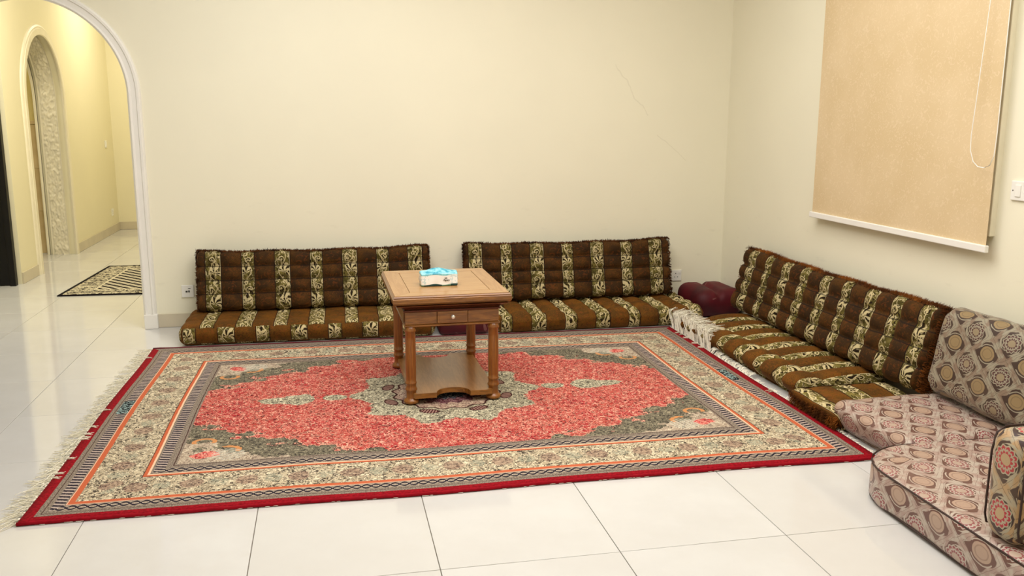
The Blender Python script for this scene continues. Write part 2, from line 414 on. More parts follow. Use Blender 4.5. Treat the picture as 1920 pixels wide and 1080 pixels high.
arch_wall('wall_hall_left', 8.34, HY, 9.48, 0.62, 1.60, 0.25, CEILZ, fh, HALLWALL)
fhp = lambda s, p, z: (HX + p, s, z)
prof2 = [(-0.02, 0.0), (-0.03, 0.018), (-0.022, 0.026), (0.03, 0.026), (0.036, 0.018), (0.05, 0.02), (0.066, 0.012), (0.07, 0.0)]
struct(moulding('trim_2', 9.48, 0.62, 1.60, prof2, fhp, CREAMTRIM))
fhp2 = lambda s, p, z: (HX - 0.25 - p, s, z)
struct(moulding('trim_3', 9.48, 0.62, 1.60, prof2, fhp2, CREAMTRIM))
# carved plaster lining of the hall arch
def carved_lining():
    cs, r, zs = 9.48, 0.622, 1.60
    st = []; N1 = 150; N2 = 190
    L1 = zs; L2 = PI * r
    for k in range(N1): st.append((cs - r, zs * k / N1, 1.0, 0.0, L1 * k / N1))
    for k in range(N2 + 1):
        a = PI * (1 - k / N2); st.append((cs + r * math.cos(a), zs + r * math.sin(a), -math.cos(a), -math.sin(a), L1 + L2 * k / N2))
    for k in range(N1): st.append((cs + r, zs * (N1 - 1 - k) / N1, -1.0, 0.0, L1 + L2 + L1 * (k + 1) / N1))
    W = 26; V = []; F = []
    for (s, z, ns, nz, l) in st:
        for i in range(W + 1):
            t = i / W; wv = t * 0.17
            p = Vector((wv * 24, l * 15, 3.1)); q = p + noise.noise_vector(p * 0.8) * 1.1
            h = 1 - abs(noise.noise(q * 1.15)) * 5.0; h = max(0, h)
            h2 = 1 - abs(noise.noise(q * 2.1 + Vector((9, 2, 0)))) * 4; h = max(h, 0.6 * max(0, h2))
            edge = min(1, min(t, 1 - t) / 0.10)
            if edge < 1: h = 1.0 if min(t, 1 - t) < 0.05 else 0.0
            d = 0.003 + 0.019 * h
            V.append((HX - 0.055 - wv, s + ns * d, z + nz * d))
    for k in range(len(st) - 1):
        for i in range(W): F.append((k * (W + 1) + i, k * (W + 1) + i + 1, (k + 1) * (W + 1) + i + 1, (k + 1) * (W + 1) + i))
    return struct(pydata('trim_4', V, F, CREAMTRIM, None, True))
carved_lining()
# side room behind the hall arch: tiled dado and plain upper wall
struct(box('wall_side_room', -4.4, HX - 0.25, 10.24, 10.4, 0, CEILZ, SIDEWALL))
ws = bpy.data.objects['wall_side_room']
tm = None
for r in range(3):
    for c in range(4):
        x0 = -4.38 + c * 0.363
        if tm is None:
            o = box('wall_tile', 0.002, 0.361, -0.012, -0.0005, 0.0015, 0.4485, TANTILE, ws, 0.001); tm = o.data
        else:
            o = bpy.data.objects.new('wall_tile', tm); C.objects.link(o); o.parent = ws
        o.location = (x0, 10.24, 0.45 * r)
box('dado_strip', -4.38, HX - 0.252, 10.222, 10.2395, 1.352, 1.39, TANTILE, ws, 0.004)
# return wall with the black door
bm = bmesh.new(); add_box(bm, -4.4, -3.60, 8.30, 8.339, 0, CEILZ); add_box(bm, -3.60, HX, 8.30, 8.339, 2.12, CEILZ)
struct(bm_obj('wall_hall_return', bm, HALLWALL))
d1 = thing('door_1', None, None, (-3.12, 8.28, 0)); d1['kind'] = 'structure'
box('door_leaf', -0.44, 0.43, -0.02, 0.018, 0.006, 2.06, BLACKDOOR, d1, 0.003)
bm = bmesh.new(); add_box(bm, -0.49, -0.443, -0.04, 0.02, 0, 2.11); add_box(bm, 0.433, 0.478, -0.04, 0.02, 0, 2.11); add_box(bm, -0.443, 0.433, -0.04, 0.02, 2.063, 2.11)
bm_obj('door_frame', bm, BLACKDOOR, d1, False, 0.003)
bm = bmesh.new(); lathe_bm(bm, [(0.022, 0), (0.022, 0.008), (0.009, 0.012), (0.009, 0.04), (0.02, 0.046), (0.024, 0.06), (0.016, 0.072)], n=16)
kn = bm_obj('door_handle', bm, BRASS, d1, True); kn.rotation_euler = (PI / 2, 0, 0); kn.location = (-0.37, -0.02, 1.0)
for z0 in (0.15, 1.12):
    bm = bmesh.new(); add_box(bm, -0.33, 0.32, -0.026, -0.0195, z0, z0 + 0.82); bm_obj('door_panel', bm, BLACKDOOR, d1, False, 0.008)
# skirtings
struct(box('baseboard_back', -1.17, WX - 0.013, WY - 0.012, WY - 0.0005, 0.001, 0.095, SKIRT, None, 0.002))
struct(box('baseboard_right', WX - 0.012, WX - 0.0005, -0.55, WY - 0.013, 0.001, 0.095, SKIRT, None, 0.002))
b = struct(box('baseboard_hall_left', HX, HX + 0.012, 8.345, 8.785, 0.001, 0.10, SKIRT, None, 0.002))
struct(box('baseboard_hall_rear', HX, HX + 0.012, 10.175, HY - 0.013, 0.001, 0.10, SKIRT, None, 0.002))
struct(box('baseboard_hall_back', HX, -0.951, HY - 0.012, HY - 0.0005, 0.001, 0.10, SKIRT, None, 0.002))

# window and blind on the right wall
w1 = thing('window_1', None, None, (WX, 4.31, 0.9)); w1['kind'] = 'structure'
GLASS = Mat('night_glass', 0.03, 0.5, Transmission_Weight=0.9).col(srgb(200, 210, 215)).m
bm = bmesh.new()
for (y0, y1, z0, z1) in ((-0.775, -0.705, 0.01, 1.47), (0.705, 0.76, 0.01, 1.47), (-0.705, 0.705, 0.01, 0.06), (-0.705, 0.705, 1.40, 1.47)): add_box(bm, -0.028, 0.04, y0, y1, z0, z1)
bm_obj('window_frame', bm, CREAMTRIM, w1, False, 0.003)
bm = bmesh.new(); add_box(bm, 0.0, 0.03, -0.02, 0.02, 0.06, 1.40); bm_obj('mullion', bm, CREAMTRIM, w1)
for sgn in (-1, 1):
    bm = bmesh.new(); add_box(bm, 0.012, 0.018, min(sgn * 0.02, sgn * 0.705), max(sgn * 0.02, sgn * 0.705), 0.06, 1.40); bm_obj('pane', bm, GLASS, w1)
# blind
M = Mat('beige_blind_fabric', 0.45, 0.45); x, y, z = M.coord('Object')
vn = M.noise(M.cmb(y, z, x), 38, 3, 0.6, 2.0); fl_ = vn.ss(0.55, 0.62)
cc = M.mix(M.noise(M.vec, 3, 3).ss(.3, .7), srgb(212, 188, 146), srgb(220, 197, 158))
M.col(M.mix(fl_ * 0.35, cc, srgb(236, 214, 184))); M.rough(fl_ * -0.18 + 0.5); M.bump(fl_ + M.noise(M.vec, 300, 1) * 0.3, 0.2, 0.002)
BLIND = M.m
bl = thing('roller_blind', 'beige patterned roller blind with white bottom bar on the right wall', 'blind', (2.955, 4.275, 0.85))
V = []; F = []; NY, NZ = 30, 40
for j in range(NZ + 1):
    for i in range(NY + 1):
        t = j / NZ; s = i / NY
        xx = 0.002 * math.sin(s * 7 + 1) * (1 - t) + 0.012 * (t ** 2) * 0
        V.append((xx, -0.755 + 1.51 * s, 0.02 + 1.55 * t))
n0 = len(V)
for v in list(V): V.append((v[0] + 0.0012, v[1], v[2]))
for j in range(NZ):
    for i in range(NY):
        a = j * (NY + 1) + i; F.append((a, a + NY + 1, a + NY + 2, a + 1)); F.append((n0 + a, n0 + a + 1, n0 + a + NY + 2, n0 + a + NY + 1))
pydata('blind_fabric', V, F, BLIND, bl, True)
box('bottom_bar', -0.011, 0.011, -0.765, 0.77, -0.012, 0.022, WHITE, bl, 0.004)
bm = bmesh.new(); lathe_bm(bm, [(0.02, -0.775), (0.02, 0.775)], n=16)
for v in bm.verts: v.co = Vector((v.co.x, v.co.z, v.co.y + 1.575))
bm_obj('roller_tube', bm, WHITE, bl, True)
box('roller_bracket', -0.03, 0.05, -0.80, -0.778, 1.53, 1.63, WHITE, bl, 0.003)
box('roller_bracket', -0.03, 0.05, 0.778, 0.80, 1.53, 1.63, WHITE, bl, 0.003)
# bead chain loop
pts = []
top_z = 1.56; yA, yB = -0.69, -0.79
loop = [(yA, top_z), (-0.665, 1.1), (-0.64, 0.7), (-0.628, 0.52), (-0.632, 0.45), (-0.655, 0.40), (-0.69, 0.378), (-0.73, 0.375), (-0.765, 0.388), (-0.785, 0.43), (-0.79, 0.52), (-0.79, 0.8), (-0.79, 1.2), (yB, top_z)]
V = []; F = []
tube_geo(V, F, [Vector((-0.03, a, b)) for a, b in loop], 0.0022, n=6)
pydata('blind_cord', V, F, WHITE, bl, True)

# sockets and switches
def socket(name, label, loc, rz, w=0.082, cat='socket', kind='socket'):
    t = thing(name, label, cat, loc, rz)
    box('face_plate', -w / 2, w / 2, -0.010, -0.0002, -0.043, 0.043, PLASTIC, t, 0.003)
    if kind == 'socket':
        for (a, b, c, d, nm) in ((-0.011, 0.011 - 0.016, 0.012, 0.02, 'pin_hole'), (-0.018, -0.012, -0.014, -0.009, 'pin_hole'), (0.006, 0.012, -0.014, -0.009, 'pin_hole')):
            box(nm, a, b if b > a else a + 0.006, -0.0108, -0.0095, c, d, DARK, t)
        box('rocker', 0.014, 0.03, -0.0135, -0.0095, 0.012, 0.030, PLASTIC, t, 0.001)
    elif kind == 'data':
        box('outlet_port', -0.014, 0.000, -0.0112, -0.0095, -0.008, 0.004, DARK, t); box('outlet_port', 0.004, 0.014, -0.0112, -0.0095, -0.008, 0.006, DARK, t)
        box('port_label', 0.004, 0.02, -0.0108, -0.0095, 0.018, 0.022, DARK, t)
    else:
        box('rocker', -0.016, 0.016, -0.0145, -0.0095, -0.026, 0.026, PLASTIC, t, 0.002)
        box('screw_cover', -0.034, -0.029, -0.0108, -0.0095, -0.002, 0.003, DARK, t)
    return t
socket('wall_socket', 'white outlet plate on the cream wall between the arch and the left cushion', (-0.965, WY, 0.25), 0, kind='data')
socket('wall_socket', 'white socket plate fully visible beside the right back cushion', (2.637, WY, 0.24), 0)
socket('wall_socket', 'white socket plate half hidden behind the fur edge of the back cushion', (2.535, WY, 0.243), 0)
socket('wall_socket', 'white socket plate on the right wall behind the maroon bundle', (WX, 6.02, 0.25), -PI / 2)
socket('light_switch', 'white switch plate on the right wall beyond the blind', (WX, 3.41, 1.13), -PI / 2, 0.09, 'switch', 'switch')
socket('light_switch', 'small white switch high on the left wall of the hall', (HX, 11.8, 1.10), PI / 2, 0.08, 'switch', 'switch')
socket('wall_socket', 'white socket low on the left wall of the hall near its corner', (HX, 11.86, 0.26), PI / 2, 0.08)

# ------------------------------------------------------------------ rug
RC = [(-1.13, 3.27), (2.29, 3.24), (2.31, 5.69), (-1.10, 5.755)]   # BL BR TR TL
HXr, HYr = 1.71, 1.225
M = Mat('persian_rug', 0.9, 0.15); x, y, _ = M.coord('UV')
n1 = M.noise(M.vec, 14, 2); n2 = M.noise(M.cmb(x + 4.0, y + 9.0), 14, 2)
ex = x.abs() * -1.0 + HXr; ey = y.abs() * -1.0 + HYr; e = ex.mn(ey) + (n1 - 0.5) * 0.004
along = M.nt and None
isx = ex.lt(ey); al = x * (1.0 - isx) + y * isx
# palette
RED = srgb(150, 6, 24); GREY = srgb(150, 132, 116); NAVY = srgb(40, 34, 44); CRM = srgb(222, 204, 168); ORG = srgb(190, 96, 62); SAL = srgb(228, 142, 122)
CRIM = srgb(196, 42, 50); GRN = srgb(166, 164, 128); OLV = srgb(108, 106, 84); BRN = srgb(66, 36, 32); PINK = srgb(206, 150, 132)
wx = x + (M.noise(M.vec, 45, 2) - 0.5) * 0.03; wy = y + (M.noise(M.cmb(x + 1.7, y + 3.3), 45, 2) - 0.5) * 0.03
wv = M.cmb(wx, wy)
vd = M.voro(wv, 62); ve = M.voro(wv, 40, 'DISTANCE_TO_EDGE'); nf = M.noise(wv, 75, 2, 0.55, 1.0)
nb = M.noise(M.vec, 5, 2)
nq = M.noise(wv, 40, 1.5, 0.5, 1.2); nr = M.noise(M.cmb(wx + 7.0, wy + 2.0), 42, 1.5, 0.5, 1.2)
def filigree(base, vine, blot, dark, kd=0.40):
    w = 0.020 + (kd - 0.38) * 0.28
    c = M.mix(nr.ss(0.42, 0.58) * 0.6, base, blot)
    c = M.mix((nr - 0.5).abs().ss(w * 1.5, w * 0.9) * 0.9, c, dark)
    c = M.mix((nq - 0.5).abs().ss(0.030, 0.022), c, vine)
    return c
def filigree_old(base, vine, blot, dark, kd=0.40):
    c = M.mix(M.noise(M.vec, 120, 1).ss(0.3, 0.7) * 0.5, base, blot)
    c = M.mix(nf.ss(0.52, 0.56), c, vine)
    c = M.mix(nf.ss(kd, kd - 0.03), c, dark)
    return c
field = filigree(M.mix(nb.ss(0.35, 0.65), srgb(168, 24, 38), srgb(172, 58, 50)), srgb(226, 164, 142), srgb(194, 92, 82), srgb(66, 18, 20), 0.42)
field = M.mix(ve.lt(0.03) * 0.35, field, srgb(222, 160, 136))
cream_band = filigree(M.mix(nb.ss(0.3, 0.7), srgb(196, 180, 150), srgb(180, 166, 138)), srgb(226, 212, 182), srgb(160, 142, 116), srgb(40, 30, 30), 0.455)
fl1 = hyp(al.wrap(0.21), e - 0.25); fcol = M.mix(nf.ss(0.44, 0.52), srgb(82, 54, 52), srgb(168, 140, 118))
cream_band = M.mix((fl1 + (n1 - 0.5) * 0.04).lt(0.045) * 0.75, cream_band, fcol)
fl2 = hyp((al + 0.105).wrap(0.21), e - 0.25); cream_band = M.mix((fl2 + (n2 - 0.5) * 0.05).lt(0.035) * nf.gt(0.46) * 0.6, cream_band, srgb(148, 150, 130))
greyf = M.mix(M.noise(M.vec, 160, 1).ss(0.4, 0.6), srgb(150, 136, 120), srgb(108, 96, 86))
def guilloche(c0, hw):
    t = e - c0; ph = al * (2 * PI / 0.075)
    a = (t - ph.sin() * (hw * 0.55)).abs().lt(0.0060); b = (t + ph.sin() * (hw * 0.55)).abs().lt(0.0060)
    eye = hyp((al - 0.01875 * 1).wrap(0.0375) * 0.6, t).lt(0.006)
    c = M.mix((t.abs()).lt(hw * 0.75) * 0.5, greyf, srgb(190, 172, 150))
    c = M.mix(eye, c, srgb(224, 206, 186)); c = M.mix(a.mx(b), c, NAVY)
    endc = M.mix(((al * (2 * PI / 0.027) + t * 60.0).sin() + (nf - 0.5) * 2.0).gt(0.0), srgb(176, 158, 146), NAVY)
    endc = M.mix(t.abs().gt(hw * 0.8), endc, greyf)
    return M.mix(isx, c, endc)
g1 = guilloche(0.1, 0.026); g2 = guilloche(0.405, 0.026)
def band(c, lo, hi, new): return M.mix(e.gt(lo) * e.lt(hi), c, new)
# inner field geometry
fx = ex - 0.465; fy = ey - 0.465            # distances from the inner frame corner
lob = ((fx * 38.0).sin() * 0.05 + (fy * 52.0).sin() * 0.05 + (n1 - 0.5) * 0.45 + (nq - 0.5) * 0.25)
sp = (fx.mx(0.001) / 0.80).pw(0.9) + (fy.mx(0.001) / 0.52).pw(0.9) + lob
spand = sp.lt(1.0)
grn = filigree(srgb(120, 112, 92), srgb(172, 162, 134), srgb(104, 96, 80), srgb(30, 25, 26), 0.475)
spc = M.mix(0.25, grn, srgb(90, 84, 72))
inner = M.mix(sp.lt(0.56), spc, filigree(srgb(182, 164, 142), srgb(206, 192, 168), srgb(160, 140, 120), srgb(104, 84, 74), 0.41))
oc1 = (nq - 0.5) * 0.03 + hyp(fx - 0.19, fy * 1.2 - 0.16); inner = M.mix(((oc1 - 0.05).abs().lt(0.012)) * (fx + fy).gt(0.34), inner, srgb(196, 136, 86))
oc2 = hyp(fx - 0.08, fy * 1.2 - 0.30); inner = M.mix(((oc2 - 0.045).abs().lt(0.010)) * fy.gt(0.23), inner, srgb(196, 136, 86))
rd = hyp(fx - 0.10, (fy - 0.09) * 1.3); inner = M.mix((rd + (n2 - 0.5) * 0.08).lt(0.05), inner, filigree(srgb(200, 70, 70), srgb(232, 170, 150), SAL, srgb(110, 40, 40)))
ln = ((fx * 6.0 + fy * 9.0) * 40.0).sin().gt(0.2) * hyp(fx - 0.2, fy - 0.08).lt(0.07); inner = M.mix(ln * 0.7, inner, srgb(196, 196, 180))
spc = inner
# edge outline of the spandrel
f = M.mix(spand, field, spc); f = M.mix((sp - 1.015).abs().lt(0.013), f, srgb(216, 160, 136)); f = M.mix((sp - 0.99).abs().lt(0.007), f, BRN)
# side palmettes along the long borders
sd = hyp((x.abs() - 0.42), (fy - 0.0) * 1.0); f = M.mix((sd + (n2 - 0.5) * 0.05).lt(0.05) * sp.gt(1.0), f, grn)
# medallion
mx_, my_ = x - 0.0, y - 0.03
R = hyp(mx_, my_); TH = my_.at2(mx_)
lobes = ((TH * 5.0).cos().abs()) * 0.095 + ((TH * 20.0).cos()) * 0.016
rr = R - lobes + (n1 - 0.5) * 0.05 + (nq - 0.5) * 0.05
medg = filigree(srgb(170, 162, 136), srgb(218, 210, 180), srgb(140, 130, 108), srgb(46, 38, 34), 0.455)
f = M.mix(rr.lt(0.40), f, medg); inn = R + (TH * 16.0).cos() * 0.012
f = M.mix(inn.lt(0.27), f, filigree(srgb(186, 160, 140), srgb(212, 196, 168), srgb(160, 120, 110), srgb(88, 50, 50), 0.42))
f = M.mix((inn - 0.275).abs().lt(0.006), f, BRN)
f = M.mix(inn.lt(0.19), f, filigree(srgb(96, 44, 52), srgb(170, 130, 130), srgb(110, 60, 64), srgb(44, 26, 36), 0.44))
f = M.mix(inn.lt(0.12), f, filigree(srgb(60, 62, 78), srgb(168, 164, 156), srgb(80, 80, 92), srgb(30, 28, 40), 0.42))
# maroon eyes around the medallion
ta = TH.wrap(PI / 4) ; eyer = hyp((R - 0.325) / 0.028, ta * 0.325 / 0.048)
f = M.mix(eyer.lt(1.0), f, M.mix(((ta * 140.0).sin()).gt(0.3), srgb(78, 36, 38), srgb(168, 136, 120))); f = M.mix((eyer - 1.0).abs().lt(0.12), f, BRN)
# pendants left and right
xa = mx_.abs()
pd = hyp((xa - 0.58) / 0.065, my_ / 0.045) + (n2 - 0.5) * 0.6; f = M.mix(pd.lt(1.0), f, medg)
pd = hyp((xa - 0.77) / 0.085, my_ / 0.085) + (n2 - 0.5) * 0.7; f = M.mix(pd.lt(1.0), f, medg)
pd = hyp((xa - 0.87) / 0.10, my_ / 0.05) + (n1 - 0.5) * 0.7; f = M.mix(pd.lt(1.0), f, medg)
c = f
c = M.mix(e.lt(0.465), c, greyf); c = band(c, 0.452, 0.456, BRN)
c = M.mix(e.lt(0.435), c, g2); c = M.mix(e.lt(0.375), c, ORG); c = band(c, 0.366, 0.375, srgb(232, 190, 158)); c = M.mix(e.lt(0.352), c, BRN); c = M.mix(e.lt(0.349), c, cream_band)
c = M.mix(e.lt(0.152), c, ORG); c = M.mix(e.lt(0.130), c, srgb(226, 180, 150)); c = M.mix(e.lt(0.126), c, g1); c = M.mix(e.lt(0.074), c, greyf); c = band(c, 0.060, 0.063, BRN)
redc = M.mix(M.noise(M.vec, 90, 2).ss(0.35, 0.65), srgb(120, 3, 16), srgb(152, 8, 26)); c = M.mix(e.lt(0.042), c, M.mix(y.gt(0.0) * (1.0 - isx), redc, M.mix(e.lt(0.012), greyf, srgb(110, 60, 62))))
# woven signature patch on each short border
patch = (x.abs() - (HXr - 0.098)).abs().lt(0.028) * (y - 0.06).abs().lt(0.10)
c = M.mix(patch, c, M.mix(nf.ss(0.5, 0.56), srgb(16, 20, 26), srgb(150, 172, 168)))
M.col(c); M.bump(nf + M.noise(M.vec, 350, 1) * 0.5, 0.35, 0.003); RUG = M.m
FRINGE = plain('cream_cotton_fringe', srgb(240, 234, 216), 0.9, 0.1, 0.05, 30)
DARKBIND = plain('dull_maroon_binding', srgb(92, 34, 40), 0.85, 0.15, 0.15, 60)
REDBIND = plain('crimson_binding', srgb(142, 6, 24), 0.85, 0.15, 0.15, 60)
rug = thing('persian_rug', 'large red and cream patterned rug with central medallion under the wooden table', 'rug', (0.59, 4.48, 0))
def rugp(u, v):        # u,v in 0..1
    a = Vector(RC[0]).lerp(Vector(RC[1]), u); b = Vector(RC[3]).lerp(Vector(RC[2]), u); p = a.lerp(b, v)
    ww = 0.006 * math.sin(u * 11) + 0.004 * math.sin(u * 23 + 1)
    p.y += ww * (1 - v) * 1.0 - 0.004 * math.sin(u * 9) * v
    p.x += 0.005 * math.sin(v * 9)
    return Vector((p.x - 0.59, p.y - 4.48, 0))
NU, NV = 120, 84; V = []; F = []; UV = []
for j in range(NV + 1):
    for i in range(NU + 1):
        p = rugp(i / NU, j / NV); edge = min(i / NU * 3.4, (1 - i / NU) * 3.4, j / NV * 2.4, (1 - j / NV) * 2.4)
        h = 0.011 + 0.0015 * noise.noise(Vector((p.x * 3, p.y * 3, 0)))
        V.append((p.x, p.y, h))
uvf = lambda i, j: ((i / NU - 0.5) * 2 * HXr, (j / NV - 0.5) * 2 * HYr)
for j in range(NV):
    for i in range(NU):
        a = j * (NU + 1) + i; F.append((a, a + 1, a + NU + 2, a + NU + 1)); UV.append((uvf(i, j), uvf(i + 1, j), uvf(i + 1, j + 1), uvf(i, j + 1)))
ring = [(i, 0) for i in range(NU)] + [(NU, j) for j in range(NV)] + [(i, NV) for i in range(NU, 0, -1)] + [(0, j) for j in range(NV, 0, -1)]
b0 = len(V)
for (i, j) in ring: p = V[j * (NU + 1) + i]; V.append((p[0], p[1], 0.0015))
for k in range(len(ring)):
    k2 = (k + 1) % len(ring); a = ring[k][1] * (NU + 1) + ring[k][0]; b = ring[k2][1] * (NU + 1) + ring[k2][0]
    F.append((b0 + k, b0 + k2, b, a)); UV.append((uvf(*ring[k]), uvf(*ring[k2]), uvf(*ring[k2]), uvf(*ring[k])))
F.append(tuple(b0 + k for k in range(len(ring)))[::-1]); UV.append(tuple((0, 0) for _ in ring))
pydata('woven_pile', V, F, RUG, rug, True, UV)
for v in (0, 1):
    V = []; F = []; tube_geo(V, F, [rugp(i / 80, v) + Vector((0, (-0.003 if v == 0 else 0.003) , 0.008 + 0.001 * math.sin(i * 1.7))) for i in range(81)], 0.0075, n=8)
    pydata('side_binding', V, F, REDBIND if v == 0 else DARKBIND, rug, True)
# loose cream threads along the near binding
V = []; F = []
for k in range(60):
    u = random.random(); p = rugp(u, 0) + Vector((0, -0.010, 0.0035)); L = random.uniform(0.01, 0.03); a = random.uniform(-0.35, 0.35)
    d = Vector((math.cos(a), math.sin(a) * 0.4, 0)) * L
    tube_geo(V, F, [p, p + d * 0.5 + Vector((0, -0.002, 0.001)), p + d], 0.0008, n=3)
tag(pydata('loose_threads', V, F, FRINGE, rug), kind='stuff')
# tassels
def tassel_mesh(seed, L, rise, spread):
    rnd = random.Random(seed); V = []; F = []
    for k in range(7):
        a = rnd.uniform(-spread, spread); l = L * rnd.uniform(0.7, 1.1); w1_ = rnd.uniform(-0.006, 0.006)
        pts = []
        for q in range(5):
            t = q / 4; z0_ = 0.004 + 0.004 * rnd.random(); fl0 = (0.0 if rise else 0.003 * math.sin(t * 4 + k))
            if rise > 0.1: xq = 0.008 + 0.12 * max(0.0, t - 0.5) * 2 * l / L; zr = rise * min(1.0, t * 1.9) ** 0.8 + 0.004 * math.sin(t * 9 + k)
            else: xq = l * t * (0.55 + 0.45 * t); zr = rise * math.sin(min(1, t * 1.15) * PI / 2)
            pts.append(Vector((l * t if not rise else xq, (k - 3) * 0.0022 + a * l * t + w1_ * math.sin(t * 5) + (0.35 * l * (t - 0.3) + 0.006 * math.sin(t * 7 + k * 2) if rise > 0.1 else 0.0), z0_ + (zr if rise else fl0))))
        tube_geo(V, F, pts, 0.0021, 0.0013, n=3)
    tube_geo(V, F, [Vector((0.002, -0.006, 0.006)), Vector((0.004, 0.0, 0.0075)), Vector((0.002, 0.006, 0.006))], 0.0032, n=5)
    me = bpy.data.meshes.new('tassel'); me.from_pydata(V, [], F); me.materials.append(FRINGE); me.update(); return me
flat = [tassel_mesh(s, 0.075, 0, 0.9) for s in range(5)]; tall = [tassel_mesh(20 + s, 0.14, 0.130, 0.6) for s in range(4)]; mid = [tassel_mesh(30 + s, 0.07, 0.035, 0.5) for s in range(4)]
overm = [tassel_mesh(40 + s, 0.05, 0, 0.4) for s in range(3)]
for k in range(92):
    v = (k + 0.5 + random.uniform(-0.3, 0.3)) / 92; p = rugp(0, v)
    o = bpy.data.objects.new('tassel', random.choice(flat)); C.objects.link(o); o.parent = rug
    o.location = (p.x - 0.002, p.y, 0.001); o.rotation_euler = (0, 0, PI + random.uniform(-0.45, 0.45) + 0.25); o.scale = (random.uniform(0.7, 1.15),) * 2 + (1,)
for k in range(9):
    v = random.uniform(0.03, 0.97); p = rugp(0, v); o = bpy.data.objects.new('tassel', random.choice(overm)); C.objects.link(o); o.parent = rug
    o.location = (p.x, p.y, 0.009); o.rotation_euler = (0, 0, random.uniform(-0.3, 0.3)); o.scale = (0.7, 0.3, 1)
for k in range(104):
    v = 0.02 + 0.975 * (k + 0.5 + random.uniform(-0.3, 0.3)) / 104; p = rugp(1, v); yw = p.y + 4.48
    me = random.choice(tall if yw > 5.02 else mid); o = bpy.data.objects.new('tassel', me); C.objects.link(o); o.parent = rug
    o.location = (p.x + 0.002, p.y, 0.002); o.rotation_euler = (0, 0, random.uniform(-0.35, 0.35)); sc = random.uniform(0.8, 1.05); 
    if yw < 4.45: sc *= 0.32 if random.random() < 0.4 else 0.2
    elif yw < 4.95: sc *= 0.62
    o.scale = (sc, 1, sc)
for k in range(7):
    v = random.uniform(0.35, 0.98); p = rugp(1, v); o = bpy.data.objects.new('tassel', random.choice(overm)); C.objects.link(o); o.parent = rug
    o.location = (p.x, p.y, 0.009); o.rotation_euler = (0, 0, PI + random.uniform(-0.5, 0.5)); o.scale = (0.8, 0.35, 1)

# hall mat
M = Mat('black_white_mat', 0.9, 0.1); x, y, _ = M.coord('Object')
ex = x.abs() * -1.0 + 0.60; ey = y.abs() * -1.0 + 0.745; e = ex.mn(ey)
nf = M.noise(M.vec, 28, 3, 0.6, 1.5); fg = (nf.gt(0.5)); dg = ((x * 0.9 + y * 0.9) * 66.0).sin()
cen = M.mix(dg.gt(0.25), srgb(206, 196, 170), srgb(26, 20, 24)); cen = M.mix(((x * 0.9 - y * 0.9) * 90.0).sin().gt(0.3) * dg.lt(-0.1) * 0.6, cen, srgb(70, 60, 60))
bor = M.mix(fg * (((y + 0.02).wrap(0.11).abs().lt(0.045)).mx(nf.gt(0.6))), srgb(198, 188, 160), srgb(40, 32, 34))
c = M.mix(e.gt(0.235), bor, cen); c = M.mix((e - 0.228).abs().lt(0.009), c, srgb(206, 196, 168)); c = M.mix(e.lt(0.03), c, srgb(18, 12, 18)); M.col(c)
hm = box('hall_mat', -0.60, 0.60, -0.745, 0.745, 0.001, 0.009, M.m, None, 0.003); hm.location = (-1.535, 8.40, 0); hm.rotation_euler = (0, 0, -0.05)
tag(hm, 'black and cream patterned mat on the hall floor beyond the arch', 'mat')

